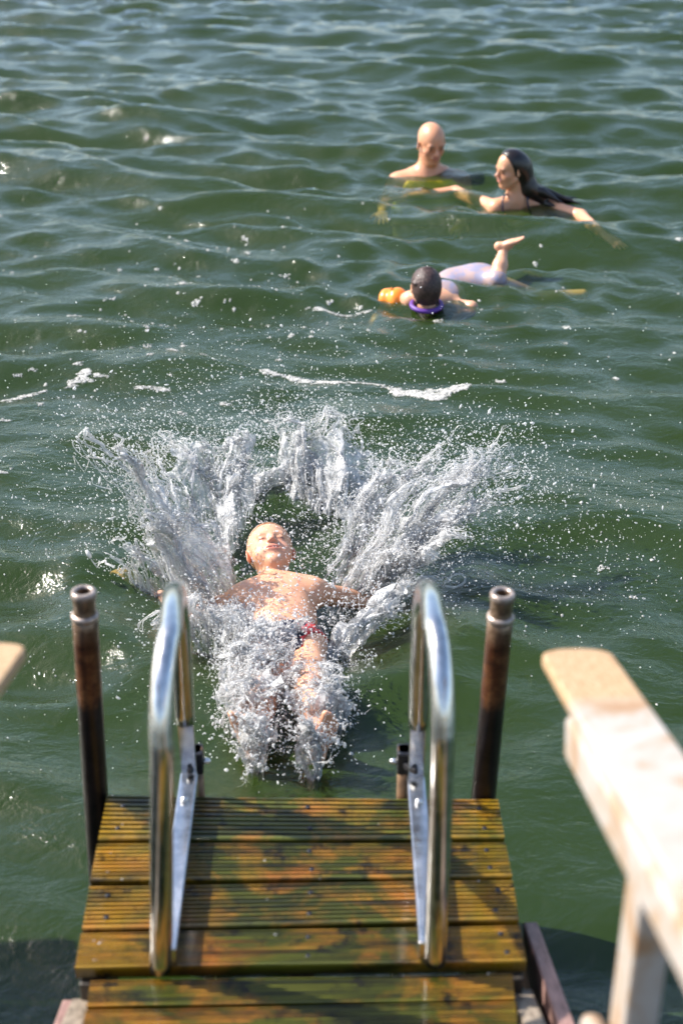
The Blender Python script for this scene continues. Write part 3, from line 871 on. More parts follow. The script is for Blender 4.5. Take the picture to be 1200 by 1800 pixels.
lo, hi = bounds([mh-.17, mh+.17, mch-[.55,.1,.2], mch+[.5,.2,0], mpe-[.3,.4,.25], mch-[.4,.62,.0]], .03)
F = Field(lo, hi, .0065); man_body(F); L = head(F, mh, mf, mu, H)
V, Fc = F.mesh(); man = fmesh('body', V, Fc, M['skin'], manE)
MS = (.60,.30,.17)
def face_spots(L, nz, lip, red, brow, eye):
    s_ = [(L(0,-.232,nz), .020, lip, .8), (L(.05,-.232,nz-.01), .012, lip, .6), (L(-.05,-.232,nz-.01), .012, lip, .6),
          (L(.17,-.10,.27), .03, red, .4), (L(-.17,-.10,.27), .03, red, .4), (L(0,-.1,nz+.06), .018, red, .4)]
    for q in (-1,1):
        s_ += [(L(q*.135,-.005,nz-.03), .014, eye, .8)]
        for k in range(4): s_.append((L(q*(.07+.04*k),.075,nz-.02-.008*k), .009, brow, .7))
    return s_
spots = face_spots(L, .38, (.40,.15,.11), (.55,.22,.15), (.20,.10,.06), (.10,.05,.04))
cattr(man, 'tone', paint(V, MS, spots)); rsmooth(man, 1)
F = Field(*bounds([mpe-[.3,.4,.3], mpe+[.28,.25,.2]], 0), .009, inflate=.014); man_body(F, False)
F.clip((0,0,1), mpe+[0,0,.11]); F.clip((0,-.3,-1), mpe+[0,-.12,-.20])
V, Fc = F.mesh(); fmesh('shorts', V, Fc, mat_simple('yellow_shorts', (.85,.58,.02), .6, 0, 15, .1), manE)

# ---- woman with long wet hair
wE = empty('person', PW(905,352)); tag(wE, 'woman in profile with long dark wet hair, one arm stretched out left', 'person')
wY = PW(905,364)[1]
wh = Q(897,298,wY); WH = .225
wf = unit([-1,-.42,-.06]); wu = unit([.10,.02,1])
wnk = wh + np.array([.05,.03,-.175])
ws = unit([.72,-.62,0]); wfwd = unit([-.62,-.72,0])
wch = wnk + np.array([.04,.05,-.15])
wshL = wnk + np.array([-.125,-.05,-.05]); wshR = wnk + np.array([.17,.02,-.055])
welL = PW(800,338,.008); wwrL = PW(715,346,-.035)
welR = PW(1020,380,-.01); wwrR = PW(1058,412,-.02)
def woman_body(F, full=True):
    WA = [unit(wshR-wshL), unit(np.cross((0,0,1), unit(wshR-wshL))), np.array([0,0,1.])]
    F.ell(wch, WA, (.165,.11,.15), .05)
    for s_ in (-1,1): F.ell(wch+WA[0]*.075*s_-WA[1]*.085+[0,0,-.0], WA, (.072,.065,.07), .04)
    pel = wch + np.array([.22,.45,-.16]); F.cap(wch+[0,0,-.05], (wch+pel)/2, .12, .105, .05); F.cap((wch+pel)/2, pel, .105, .14, .05)
    if full:
        for sh in (wshL, wshR): F.cap(sh, wnk+[0,.0,-.01], .05, .045, .05)
        F.cap(wnk+[0,0,-.05], wh-wu*.05-wf*.035, .052, .048, .035)
        F.cap(wshL, welL, .045, .037, .03); F.cap(welL, wwrL, .038, .025, .02)
        hand(F, wwrL, wwrL-welL, (0,0,1), .175, 1, .1, .12)
        F.cap(wshR, welR, .045, .037, .03); F.cap(welR, wwrR, .037, .024, .02)
        hand(F, wwrR, PW(1098,438,-.02)-wwrR, (0,0,1), .18, -1, .1, .25)
        for s_ in (-1,1):
            hp = pel + np.array([.09*s_,0,0]); kn = hp+np.array([.1+.12*s_,.30,-.20]); F.cap(hp, kn, .085, .06, .04); F.cap(kn, kn+[.05,.35,.02], .055, .035, .03)
pts = [wh-.17, wh+.17, wwrL-[.18,.05,.06], PW(1105,440), wch+[.6,.95,-.6], wwrR-[0,.2,.1]]
lo, hi = bounds(pts, .05); hi[2] = wh[2]+.16; lo[2] = -.75
F = Field(lo, hi, .0068); woman_body(F); L = head(F, wh, wf, wu, WH)
V, Fc = F.mesh(); wo = fmesh('body', V, Fc, M['skin'], wE)
cattr(wo, 'tone', paint(V, (.62,.32,.18), face_spots(L, .38, (.45,.14,.12), (.58,.25,.18), (.07,.035,.02), (.06,.03,.03)))); rsmooth(wo, 1)
F = Field(*bounds([wch-[.32,.32,.3], wch+[.4,.6,.12]], 0), .008, inflate=.006); woman_body(F, False)
F.clip((.05,-.35,1), wch+[0,-.05,.045])
V, Fc = F.mesh(); mblk = mat_simple('black_swimwear', (.012,.012,.03), .3, 0, 30, .3)
fmesh('swimsuit', V, Fc, mblk, wE)
for sh in (wnk*.45+wshL*.55, wnk*.5+wshR*.5):
    tube('strap', catmull([wch+(sh-wnk)*1.1+[-.03,-.13,.03], sh+[-.03,-.075,.02], sh+[0,-.01,.058], sh+[.02,.08,-.0]], 5), .006, mblk, wE, 8)
# hair
lo, hi = bounds([wh-.2, wh+.2, PW(1025,368)+[0,.1,.02], wh+[.3,.2,-.32]], .02)
F = Field(lo, hi, .005); r_ = np.cross(wf, wu)
F.ell(L(0,.15,-.08), [r_, unit(wu), unit(wf)], (.345*WH,.385*WH,.40*WH), .02)
F.clip(unit(wf*1.0-wu*.45), L(0,.30,.17))
F.ell(L(0,.0,-.26), [r_, wu, wf], (.27*WH,.34*WH,.22*WH), .05)
q = [L(0,-.0,-.33), Q(928,330,wY+.02), Q(950,347,wY+.03)]
F.cap(q[0], q[1], .055, .052, .05); F.cap(q[1], q[2], .052, .045, .04)
ends = [PW(1005,352,.01), PW(1022,360,.0), PW(990,358,.008), PW(1015,349,.0), PW(975,362,.01)]
for k, e in enumerate(ends): F.cap(q[2]+rng.normal(0,.02,3), e, .027, .005, .012)
for k in range(26):
    a_ = rng.uniform(-1, 1); t0 = L(.26*a_,.25*(1-abs(a_)),-.28+.1*abs(a_))
    t1 = q[1]+np.array([.04*a_,.02*a_,.03]); t2 = q[2]+np.array([.03,-.03*a_,.02+.02*a_])
    for p0, p1 in ((t0,t1),(t1,t2)): F.cap(p0, p1, .009, .008, .008)
V, Fc = F.mesh()
hair_d = mat_simple('wet_dark_hair', (.014,.009,.008), .28, 0, 120, .5, .5)
fmesh('hair', V, Fc, hair_d, wE)

# ---- girl swimming with armbands
gE = empty('person', PW(760,530)); tag(gE, 'girl with dark wet hair swimming on her front with one foot kicked up', 'person')
gY = PW(750,536)[1]
gh = Q(748,504,gY); GH = .20
gf = unit([-.12,-.80,-.25]); gu = unit([.02,-.25,1])
gf = unit([-.05,.55,.05]); gu = unit([.0,-.10,1])     # looking out to sea, back of the head to us
gnk = gh + np.array([.01,-.01,-.115])
gb = PW(800,498,-.025); gp = PW(842,491,-.018)
gshL = PW(722,527,.0); gshR = PW(790,533,-.035)
gkn = PW(876,490,.0); gan = PW(884,452,.0); gan = Q(884,441, gkn[1]+.02)
gkn = PW(873,492,.02)
def girl_body(F, full=True):
    ax1 = unit(gp-gnk); sd = unit(np.cross(ax1, (0,0,1))); u_ = np.cross(sd, ax1); A = [ax1, sd, u_]
    F.ell(gnk*.55+gb*.45, A, (.14,.115,.075), .04); F.ell(gb, A, (.14,.10,.07), .05); F.ell(gp, A, (.10,.105,.075), .05)
    hp = gp+np.array([.03,-.0,-.02])
    F.cap(hp, gkn, .06, .045, .04)
    if full:
        F.cap(gshL, gshR, .045, .045, .04); F.cap(gnk, gh-[0,0,.04], .045, .045, .03)
        F.cap(gkn, gkn*.5+gan*.5, .038, .036, .02); F.cap(gkn*.5+gan*.5, gan, .036, .023, .02)
        foot(F, gan+[0,0,.01], (.95,-.25,.30), (.3,0,-.9), .15)
        F.cap(hp+[0,.05,0], hp+[.30,.10,-.12], .058, .04, .03); F.cap(hp+[.30,.10,-.12], hp+[.52,.05,-.08], .04, .025, .02)
        eL = PW(688,527,-.01); F.cap(gshL, eL, .036, .03, .02); wL = PW(668,548,-.06); F.cap(eL, wL, .03, .02, .02)
        hand(F, wL, wL-eL, (0,0,1), .12, 1)
        eR = PW(828,541,-.02); F.cap(gshR, eR, .036, .03, .02); wR = PW(800,560,-.09); F.cap(eR, wR, .03, .02, .02)
        hand(F, wR, wR-eR, (0,0,1), .12, -1)
lo, hi = bounds([gh-.14, gh+.14, PW(640,560), PW(905,480), gan+[.2,0,.12], gp+[.55,.25,-.2], PW(830,570)], .05)
F = Field(lo, hi, .0052); girl_body(F); L = head(F, gh, gf, gu, GH, child=True)
V, Fc = F.mesh(); g_ = fmesh('body', V, Fc, M['skin'], gE)
cattr(g_, 'tone', paint(V, (.62,.35,.22), [])); rsmooth(g_, 1)
F = Field(*bounds([gnk-[.2,.2,.15], gp+[.25,.25,.15]], 0), .006, inflate=.006); girl_body(F, False)
ax1 = unit(gp-gnk); F.clip(-ax1, gnk+ax1*.17); F.clip(ax1, gp+ax1*.07)
V, Fc = F.mesh()
def mat_suit():
    t = NT('pale_swimsuit'); v = t.coord('Object'); n = t.noise(v, 22, 2)
    return t.done(t.prin(t.ramp(n, [(.42,(.34,.24,.23)),(.6,(.23,.22,.31))]), .45))
fmesh('swimsuit', V, Fc, mat_suit(), gE)
F = Field(*bounds([gh-.17, gh+.17], 0), .0045)
gr = np.cross(gf, gu)
F.ell(L(0,.13,-.07), [gr, unit(gu), unit(gf)], (.365*GH,.39*GH,.42*GH), .02)
F.ell(L(0,-.10,-.22), [gr, unit(gu), unit(gf)], (.29*GH,.28*GH,.20*GH), .04)
for k in range(26):
    a_ = k/25*2-1; j_ = rng.normal(0, .05); F.cap(L(.10*a_,.50,-.08), L(.30*a_+j_,.22,-.36+.12*a_*a_), .006, .009, .004); F.cap(L(.30*a_+j_,.22,-.36+.12*a_*a_), L(.22*a_-j_,-.30,-.36+.1*a_*a_), .009, .006, .004)
F.clip(unit(gf+gu*.2), L(0,.2,.15))
V, Fc = F.mesh(); hair_g = mat_simple('wet_brown_hair', (.045,.022,.018), .5, 0, 90, .6, 1.0)
fmesh('hair', V, Fc, hair_g, gE)
# purple collar of the float suit
an = np.linspace(0, 2*np.pi, 25)
ring = np.array([gh+[.005,-.01,-.088] + np.array([.072*math.cos(q), .066*math.sin(q), .010*math.sin(q)]) for q in an])
tube('float_collar', ring, .012, mat_simple('purple_foam', (.10,.03,.24), .5), gE, 12, False)
# armband: two fat inflated chambers round the arm, white mark on it
ab = PW(692,526,.0); abd = unit(PW(688,527)-gshL)
F = Field(*bounds([ab-.14, ab+.14], 0), .005)
F.ell(ab+abd*.035, [abd, unit(np.cross(abd,(0,0,1))), (0,0,1)], (.040,.056,.052), .012)
F.ell(ab-abd*.030, [abd, unit(np.cross(abd,(0,0,1))), (0,0,1)], (.042,.060,.056), .03)
F.cap(ab+abd*.02+[0,-.03,.05], ab+abd*.02+[0,-.035,.066], .010, .007, .008)
V, Fc = F.mesh()
arm = fmesh('armband', V, Fc, mat_simple('orange_inflatable', (.85,.26,.03), .3, 0, 12, .12), gE)
wp = ab+np.array([-.035,-.035,.062])
tube('valve', [wp, wp+[-.004,-.004,.012], wp+[-.005,-.005,.016]], [.012,.011,.007], mat_simple('white_plastic', (.8,.8,.82), .3), arm, 10) if False else None

# ------------------------------------------------------------------ splash
ICO_V = None
def _ico():
    p = (1+5**.5)/2
    v = np.array([(-1,p,0),(1,p,0),(-1,-p,0),(1,-p,0),(0,-1,p),(0,1,p),(0,-1,-p),(0,1,-p),(p,0,-1),(p,0,1),(-p,0,-1),(-p,0,1)], float)
    f = np.array([(0,11,5),(0,5,1),(0,1,7),(0,7,10),(0,10,11),(1,5,9),(5,11,4),(11,10,2),(10,7,6),(7,1,8),(3,9,4),(3,4,2),(3,2,6),(3,6,8),(3,8,9),(4,9,5),(2,4,11),(6,2,10),(8,6,7),(9,8,1)])
    return v/np.linalg.norm(v[0]), f
IV, IF = _ico()
OV = np.array([(1,0,0),(-1,0,0),(0,1,0),(0,-1,0),(0,0,1),(0,0,-1)], float)
OF = np.array([(0,2,4),(2,1,4),(1,3,4),(3,0,4),(2,0,5),(1,2,5),(3,1,5),(0,3,5)])
def balls(C, Rr, stretch=None, fine=True):
    Bv, Bf = (IV, IF) if fine else (OV, OF)
    C = np.asarray(C); n = len(C)
    off = Bv[None]*np.asarray(Rr)[:,None,None]*(1+.35*(rng.random((n, 1, 3))-.5))
    if stretch is not None:                      # elongate along the flight direction
        s = stretch/ (np.linalg.norm(stretch, axis=1)[:,None]+1e-9)
        k = rng.gamma(1.2, .55, n)
        off = off + s[:,None,:]*((off*s[:,None,:]).sum(-1)*k[:,None])[:,:,None]
    V = (C[:,None,:]+off).reshape(-1,3)
    Fi = (Bf[None]+(np.arange(n)*len(Bv))[:,None,None]).reshape(-1,3)
    return V, Fi

def poly(pts, u):
    pts = np.asarray(pts, float); n = len(pts)-1
    t = np.clip(u, 0, 1)*n; i = np.minimum(t.astype(int), n-1); f = (t-i)[..., None]; f = f*f*(3-2*f) if n > 1 else f
    return pts[i]*(1-f)+pts[i+1]*f
class Sheet:
    def __init__(s, base, top, Y, bulge=.05, dens=.6, z0=-.02, holes=.5, curl=.0, nf=120, sp=1500, name=''):
        s.B = [P(x, y, z0) for x, y in base]
        Ys = Y if hasattr(Y, '__len__') else [Y]*len(top)
        s.T = [Q(x, y, yy) for (x, y), yy in zip(top, Ys)]
        s.bulge, s.dens, s.holes, s.nf, s.sp, s.seed, s.curl = bulge, dens, holes, nf, sp, rng.uniform(0, 60), curl
    def at(s, u, t):
        b = poly(s.B, u); q = poly(s.T, u); tt = t[..., None]
        p = b+(q-b)*tt
        p = p + np.array([0,0,1.])*(s.bulge*4*tt*(1-tt) )
        n = np.stack([vnoise(u*7+s.seed, t*3+k*9, np.full_like(u, k*5.5)) for k in range(3)], -1)-.5
        n2 = np.stack([vnoise(u*26+s.seed, t*6+k*9, np.full_like(u, k*3.3)) for k in range(3)], -1)-.5
        p = p + n*.10*(.25+tt) + n2*.034*(.35+tt)
        # turbulence that does not follow the flow
        q = p*11+s.seed; w3 = np.stack([vnoise(q[...,0]+k*17, q[...,1]+k*5, q[...,2]) for k in range(3)], -1)-.5
        q = p*34+s.seed; w4 = np.stack([vnoise(q[...,0]+k*17, q[...,1]+k*5, q[...,2]) for k in range(3)], -1)-.5
        return p + w3*.05*tt + w4*.020*(.3+tt)
SH = [
 Sheet([(322,1085),(375,1080),(432,1045)], [(166,792),(185,776),(236,800),(262,826)], [3.8,3.85,3.95,4.0], .03, .55, holes=.42, nf=330, sp=1500),
 Sheet([(335,1098),(385,1090),(428,1060)], [(226,902),(262,893),(330,905)], 3.78, .03, .60, holes=.5, nf=200, sp=900),
 Sheet([(350,1000),(395,960),(425,925)], [(268,790),(300,762),(372,800),(412,765),(446,775)], [4.5,4.55,4.6,4.6,4.6], .05, .85, holes=.50, nf=420, sp=2200),
 Sheet([(400,1000),(415,950),(440,905)], [(380,840),(405,800),(440,820)], 4.5, .04, .85, holes=.5, nf=160, sp=700),
 Sheet([(500,885),(560,905),(640,925)], [(496,745),(520,705),(545,748),(600,738),(632,775)], 4.8, .03, .9, holes=.52, nf=420, sp=2200),
 Sheet([(425,905),(520,868),(620,880)], [(430,850),(500,812),(560,815),(650,840)], 4.7, .04, .7, holes=.5, nf=300, sp=900),
 Sheet([(560,1050),(600,1040),(650,1000)], [(640,850),(690,815),(740,800),(800,770)], [4.15,4.2,4.3,4.3], .05, .68, holes=.42, nf=420, sp=2000),
 Sheet([(575,1075),(625,1070),(672,1030)], [(760,830),(820,820),(872,772),(880,800)], [4.05,4.05,4.15,4.15], .05, .62, holes=.45, nf=420, sp=2200),
 Sheet([(600,1060),(650,1060),(700,1040)], [(800,900),(850,880),(905,862)], 3.95, .04, .72, holes=.5, nf=300, sp=1500),
 Sheet([(610,1060),(660,1055),(700,1030)], [(690,960),(760,965),(838,940)], 3.82, .04, .85, holes=.45, nf=300, sp=900),
 Sheet([(575,1150),(600,1140),(620,1120)], [(745,1030),(765,1020),(786,1016)], 3.85, .05, .8, holes=.45, nf=110, sp=420),
 Sheet([(560,1180),(590,1170),(620,1150)], [(660,1090),(700,1070),(735,1060)], 3.7, .05, .7, holes=.55, nf=110, sp=380),
 Sheet([(235,1035),(285,1045),(330,1050)], [(190,1000),(215,940),(300,1005)], 4.0, .02, .5, holes=.5, nf=70, sp=400),
 Sheet([(395,1140),(430,1160),(470,1165)], [(340,1100),(380,1075),(450,1085)], 3.75, .06, .8, holes=.52, nf=160, sp=500),
 Sheet([(430,1180),(480,1180),(520,1160)], [(415,1110),(455,1095),(510,1120)], 3.62, .07, .9, holes=.5, nf=220, sp=600),
 Sheet([(410,1300),(450,1310),(490,1290)], [(400,1225),(440,1190),(500,1200)], 3.28, .05, .75, holes=.55, nf=180, sp=500),
 Sheet([(520,1300),(560,1315),(600,1290)], [(510,1215),(560,1195),(615,1235)], 3.26, .05, .75, holes=.55, nf=180, sp=500),
 Sheet([(380,1180),(420,1215),(465,1235)], [(395,1095),(450,1100),(500,1150)], 3.5, .08, .75, holes=.36, nf=160, sp=400),
 Sheet([(395,1300),(430,1318),(480,1305)], [(412,1210),(445,1190),(492,1215)], 3.2, .06, .75, holes=.38, nf=120, sp=300),
 Sheet([(520,1305),(555,1322),(600,1300)], [(520,1222),(560,1205),(610,1230)], 3.2, .06, .75, holes=.38, nf=120, sp=300),
 Sheet([(395,1250),(440,1250),(500,1225)], [(405,1160),(450,1140),(505,1150)], 3.36, .06, .9, holes=.55, nf=240, sp=900),
 Sheet([(400,1200),(440,1210),(480,1200)], [(470,1140),(515,1120),(566,1112)], 3.56, .06, .9, holes=.55, nf=200, sp=700),
 Sheet([(500,1260),(540,1265),(590,1240)], [(510,1195),(560,1185),(600,1180)], 3.30, .04, .7, holes=.5, nf=160, sp=500),
 Sheet([(330,1150),(370,1160),(400,1160)], [(270,1085),(320,1050),(370,1080)], 3.6, .04, .6, holes=.5, nf=120, sp=500),
 Sheet([(430,1370),(440,1372),(460,1370)], [(420,1262),(445,1240),(470,1262)], 3.02, .03, .8, holes=.5, nf=60, sp=260),
 Sheet([(530,1380),(545,1384),(560,1380)], [(520,1262),(545,1240),(575,1262)], 3.0, .03, .8, holes=.5, nf=60, sp=260),
]
SV, SF, SD, so = [], [], [], 0
SU, ST = [], []
TV, TF, to = [], [], 0
DC, DR, DS = [], [], []
for S in SH:
    wid = np.linalg.norm(S.T[0]-S.T[-1])+np.linalg.norm(S.B[0]-S.B[-1]); hgt = np.linalg.norm(S.T[0]-S.B[0])
    nu = int(np.clip(wid/2/.0035, 24, 190)); nt_ = int(np.clip(hgt/.0045, 24, 190))
    u, t = np.meshgrid(np.linspace(0, 1, nu), np.linspace(0, 1, nt_), indexing='ij')
    p = S.at(u, t)
    streak = fbm(u*34+S.seed, t*4+S.seed, o=3); fine = vnoise(u*90+3, t*12+S.seed)
    nrm = unit(np.cross(S.T[-1]-S.T[0], S.T[0]-S.B[0]))
    rid = 1-np.abs(2*streak-1)
    p = p + nrm*((rid-.5)*.030+(fine-.5)*.009)[..., None]
    hole = fbm(u*9+S.seed*2, t*5+S.seed, o=3)
    edge = np.minimum(u, 1-u)*4
    lim = S.holes+.30 - .28*np.clip((t-.35)/.65, 0, 1)**1.3 - .20*np.clip(1-edge, 0, 1)
    keep = hole < lim
    finger = vnoise(u*14+S.seed, u*0+2.5); keep &= t < (.62+.42*finger)
    dens = np.clip(S.dens*(.20+.75*np.clip((rid-.45)*2.1, 0, 1)) + .25*(fine-.5) + .5*np.clip((hole-lim+.06)/.06, 0, 1)*S.dens, .05, .98)
    i, j = np.meshgrid(np.arange(nu-1), np.arange(nt_-1), indexing='ij'); a_ = (i*nt_+j)
    f = np.stack([a_, a_+nt_, a_+nt_+1, a_+1], -1)[keep[:-1,:-1] & keep[1:,:-1] & keep[1:,1:] & keep[:-1,1:]]
    SV.append(p.reshape(-1,3)); SF.append(f+so); SD.append(dens.ravel()); SU.append((u*wid/2+S.seed).ravel()); ST.append((t*hgt+S.seed).ravel()); so += nu*nt_
    # filaments that follow and overshoot the sheet
    for k in range(int(S.nf*.24)):
        n = 9; u0 = rng.random(); t0 = rng.uniform(-.05, .8); ln = rng.uniform(.06, .34)
        t1 = min(t0+ln, .98+rng.exponential(.045))
        tt = np.linspace(t0, t1, n); uu = np.clip(u0+np.cumsum(rng.normal(rng.normal(0,.012), .014, n)), 0, 1)
        q = S.at(uu, tt) + nrm*rng.normal(0, .015) + np.cumsum(rng.normal(0, .0036, (n,3)), 0)
        r0 = np.exp(rng.normal(np.log(.0015), .45)); rr = r0*(1-.6*np.linspace(0,1,n))*(.6+.8*rng.random(n))
        v, f = tube_arrays(q, rr, 4, False); TV.append(v); TF.append(f+to); to += len(v)
        DC.append(q[-1][None]); DR.append([r0*1.5]); DS.append((q[-1]-q[-2])[None])
    # cross webs: rims of holes
    for k in range(int(S.nf*.7)):
        n = 12; uc, tc = rng.random(), rng.uniform(.15, 1.0); ra, rb = rng.uniform(.01, .05), rng.uniform(.02, .09); a0_ = rng.uniform(0, 6.28); sw = rng.uniform(2, 6.2)
        aa = a0_+np.linspace(0, sw, n)
        q = S.at(np.clip(uc+ra*np.cos(aa), 0, 1), tc+rb*np.sin(aa)) + nrm*rng.normal(0, .008)
        v, f = tube_arrays(q, np.exp(rng.normal(np.log(.0015), .4))*(.6+.8*rng.random(n)), 4, False); TV.append(v); TF.append(f+to); to += len(v)
    # droplets shed by the sheet
    n = S.sp; uu = rng.random(n); tt = rng.beta(2.6, 1.3, n)*1.22
    q = S.at(uu, tt); q2 = S.at(uu, tt-.03); vel = q-q2
    q = q + rng.normal(0, 1, (n,3))*(.010+.06*np.clip(tt-.35, 0, 1))[:,None]
    DC.append(q); DR.append(np.clip(np.exp(rng.normal(np.log(.00135), .42, n)), .0006, .0065)); DS.append(vel)
# wide spray around: a cone of fine drops thrown outwards from the fall
def spray(n, c_px, sig_px, Yr, rmean, zmin=.0):
    px = rng.normal(c_px[0], sig_px[0], n); py = rng.normal(c_px[1], sig_px[1], n); Y = rng.uniform(*Yr, n)
    for x, y, yy in zip(px, py, Y):
        q = Q(x, y, yy)
        if q[2] > zmin: DC.append(q[None]); DR.append([float(np.clip(np.exp(rng.normal(np.log(rmean), .40)), .0006, .006))]); DS.append(rng.normal(0,1,(1,3)))
spray(2600, (330,770), (110,75), (4.2,4.9), .0012)
spray(2200, (560,760), (130,85), (4.4,5.1), .0012)
spray(3200, (850,880), (130,85), (3.9,4.7), .0013)
spray(1500, (720,1000), (190,80), (3.6,4.0), .0013)
spray(1300, (170,900), (90,80), (3.9,4.4), .0012)
spray(1400, (490,960), (110,60), (3.9,4.3), .0014, .10)
spray(1100, (490,1120), (90,80), (3.3,3.7), .0018, .02)
spray(700, (500,1300), (80,50), (2.9,3.2), .0017, .02)
spray(800, (550,620), (260,60), (4.9,5.6), .0012)
spray(450, (1050,960), (80,110), (3.4,4.0), .0013)
spray(400, (230,1180), (120,90), (3.0,3.6), .0012)
# drops running over the boy's chest and face
for k in range(420):
    q = bch + bs*rng.uniform(-.12,.12) + bax*rng.uniform(-.22,.36) + bu*rng.uniform(.03,.13)
    DC.append(q[None]); DR.append([float(np.clip(np.exp(rng.normal(np.log(.0018), .4)), .0008, .005))]); DS.append(rng.normal(0,1,(1,3)))
# churned lumps of aerated water over the hips, shins and feet and where the plumes leave the sea
def froth(px, py, sx, sy, Y, n, rm, zr=.0):
    c = Q(px, py, Y); mx = sx*np.linalg.norm(Q(px+1, py, Y)-c); my = sy*np.linalg.norm(Q(px, py-1, Y)-c)
    k = max(2, n//22)
    rm *= .42; n = int(n*.9)
    cen = c + rng.normal(0, 1, (k,3))*[mx, mx*.5, my]
    q = cen[rng.integers(0, k, n)] + rng.normal(0, 1, (n,3))*[mx*.24, mx*.2, my*.30]
    DC.append(q); DR.append(np.clip(np.exp(rng.normal(np.log(rm), .55, n)), .0006, .006)); DS.append(rng.normal(0,1,(n,3)))
    global to
    out = np.array([(px-495)/160.0, rng.normal(0, .2), .5])
    for _ in range(n//16):
        m_ = 8; p0 = cen[rng.integers(0, k)] + rng.normal(0, 1, 3)*[mx*.3, mx*.25, my*.35]
        dv = out*rng.uniform(.2, 1) + rng.normal(0, .7, 3); dv /= np.linalg.norm(dv)
        st = dv*rng.uniform(.002, .0055) + np.cumsum(rng.normal(0, .0011, (m_,3)), 0)
        v, f = tube_arrays(p0+np.cumsum(st, 0), np.exp(rng.normal(np.log(.0010), .4))*(.6+.8*rng.random(m_))*np.linspace(1.3, .3, m_), 4, False)
        TV.append(v); TF.append(f+to); to += len(v)
for (x, y, sx, sy, Y, n, rm) in ((440,1165,34,26,3.42,1500,.0030),(470,1215,30,20,3.30,1100,.0030),(450,1130,34,16,3.58,900,.0026),(465,1140,26,14,3.52,350,.0026),(440,1200,22,24,3.36,900,.0028),
        (430,1245,26,22,3.2,1000,.0030),(445,1295,22,24,3.0,1000,.0030),(440,1340,14,20,2.9,120,.0022),(560,1250,28,14,3.2,500,.0028),(560,1290,24,24,3.0,900,.0030),(545,1340,14,20,2.9,120,.0022),
        (400,1090,28,24,3.66,800,.0026),(610,1075,30,24,3.68,800,.0026),(395,930,34,28,4.15,900,.0026),(600,930,40,34,4.25,1100,.0026),(690,930,44,40,3.95,1100,.0026),
        (560,850,46,40,4.55,1000,.0024),(420,850,24,34,4.25,700,.0024),(640,990,40,26,3.8,800,.0026),(590,1160,30,20,3.5,500,.0026)):
    froth(x, y, sx, sy, Y, n, rm)
for k in range(16):  # white drops laid on the deck to imitate its wet sparkle
    q = P(rng.uniform(150, 910), rng.uniform(1400, 1715), PZ+.0015)
    if P(172,1479,PZ)[0] < q[0] < P(886,1476,PZ)[0]:
        DC.append(q[None]); DR.append([float(rng.uniform(.001, .0026))]); DS.append(rng.normal(0,1,(1,3)))
sheet = fmesh('water_splash', np.concatenate(SV), np.concatenate(SF), M['sheet'])
attr(sheet, 'dens', np.concatenate(SD)); attr(sheet, 'fu', np.concatenate(SU)); attr(sheet, 'ft', np.concatenate(ST))
tag(sheet, 'white crown of splashing water thrown up around the falling boy', 'splash', kind='stuff')
fil = fmesh('splash_filaments', np.concatenate(TV), np.concatenate(TF), M['rope'])
tag(fil, 'thin ropes of water in the splash round the boy', 'splash', kind='stuff')
DC = np.concatenate(DC); DR = np.concatenate([np.asarray(r) for r in DR]); DS = np.concatenate(DS)
wz = wave(DC[:,0], DC[:,1]); DC[:,2] = np.maximum(DC[:,2], wz+.002)
big = DR > .0015
v1, f1 = balls(DC[big], DR[big], DS[big], True); v2, f2 = balls(DC[~big], DR[~big], DS[~big], False)
dr = fmesh('water_droplets', np.concatenate([v1, v2]), np.concatenate([f1, f2+len(v1)]), M['drop'])
tag(dr, 'spray of flying water drops around the splash, sparkle drops on the deck', 'droplets', kind='stuff')

# ------------------------------------------------------------------ foam and glint dots on the water
FV, FF, fo = [], [], 0
def foam_blob(px, py, wpx, hpx, rot=0):
    """irregular raised patch for foam and glint dots lying on the waves"""
    global fo
    c = P(px, py, 0.0); sx = np.linalg.norm(P(px+wpx, py)-c); sy = np.linalg.norm(P(px, py-hpx)-c)
    n = 14; an = np.arange(n)*2*np.pi/n; ph = rng.uniform(0, 50)
    rr = .55+.9*vnoise(np.cos(an)*1.6+ph, np.sin(an)*1.6+ph)
    x = np.cos(an)*rr*sx; y = np.sin(an)*rr*sy
    if rot: x, y = x*math.cos(rot)-y*math.sin(rot), x*math.sin(rot)+y*math.cos(rot)
    for sc_k, dz in ((1, .001), (.75, .0035)):
        X = c[0]+x*sc_k; Y = c[1]+y*sc_k
        FV.append(np.stack([X, Y, wave(X, Y)+dz], -1))
    FV.append(np.array([[c[0], c[1], float(wave(np.array([c[0]]), np.array([c[1]]))[0])+.004]]))
    j = np.arange(n); jn = (j+1) % n
    f = [np.stack([j, jn, jn+n], -1), np.stack([j, jn+n, j+n], -1), np.stack([j+n, jn+n, np.full(n, 2*n)], -1)]
    FF.append(np.concatenate(f)+fo); fo += 2*n+1
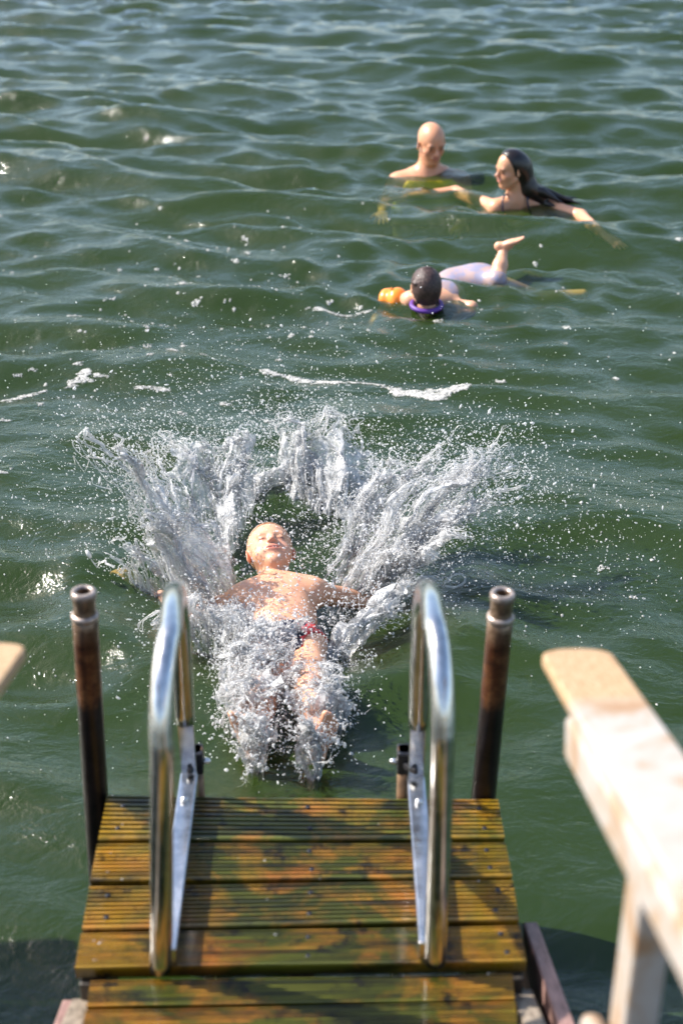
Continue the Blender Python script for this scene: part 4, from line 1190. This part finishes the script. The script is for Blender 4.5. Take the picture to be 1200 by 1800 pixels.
def foam_line(pts, wd, n):
    pts = np.array(pts, float)
    for k in range(n):
        t = rng.random(); q = poly(pts, np.array([t]))[0]; tap = .4+1.2*float(vnoise(np.array([t*9]), np.array([len(pts)*1.3]))[0])
        foam_blob(q[0]+rng.normal(0, 3), q[1]+rng.normal(0, wd*.22)*tap, rng.uniform(3, 11)*tap, rng.uniform(.5, wd*.26)*tap, rng.normal(0, .08))
foam_line([(465,660),(520,668),(590,680),(660,686),(700,702),(760,712),(820,700)], 7, 230)
foam_line([(720,706),(770,712),(815,700)], 13, 70)
foam_line([(545,548),(590,554),(650,552)], 5, 60)
foam_line([(120,680),(150,665),(190,672)], 6, 40)
foam_line([(0,850),(20,846)], 5, 3)
foam_line([(0,700),(40,690),(80,683)], 5, 35)
foam_line([(240,685),(290,690)], 4, 25)
for (x, y, w_, h_) in ((130,565,18,6),(305,628,13,6),(345,544,9,5),(322,522,12,6),(260,610,9,5),(262,590,6,6),(200,538,6,3),(265,645,10,3),(10,752,12,5),(75,722,8,6),
                       (160,672,20,4),(140,655,12,4),(770,570,18,7),(500,490,8,4),(1055,998,10,5),(1110,1052,10,5),(415,475,7,5),(360,640,6,5),(60,662,9,3),(30,668,9,3),
                       (395,720,14,4),(470,750,14,5),(320,742,8,5),(1065,1000,8,4),(430,425,6,4),(880,668,14,3),(490,640,7,3)):
    for q in range(11):
        foam_blob(x+rng.normal(0,w_*.45), y+rng.normal(0,h_*.33), w_*rng.uniform(.10,.38), h_*rng.uniform(.10,.36), rng.normal(0,.15))
for k in range(300):  # scattered white dots standing in for sun glints on the water
    x = rng.uniform(0, 1200); y = rng.normal(560, 90)
    if rng.random() < .55: x = rng.normal(350, 170)
    s_ = np.exp(rng.normal(.3, .55)); foam_blob(x, y, s_*1.2, s_*.5)
for k in range(170):
    s_ = np.exp(rng.normal(.1, .45)); foam_blob(rng.uniform(850, 1200), rng.normal(980, 150), s_, s_*.6)
for k in range(150):
    s_ = np.exp(rng.normal(.1, .45)); foam_blob(rng.uniform(0, 330), rng.normal(1050, 170), s_, s_*.6)
fm = fmesh('sea_foam_glints', np.concatenate(FV), np.concatenate(FF), M['foam']); tag(fm, 'patches of white foam and white dots imitating sun glints on the green water', 'foam', kind='stuff')
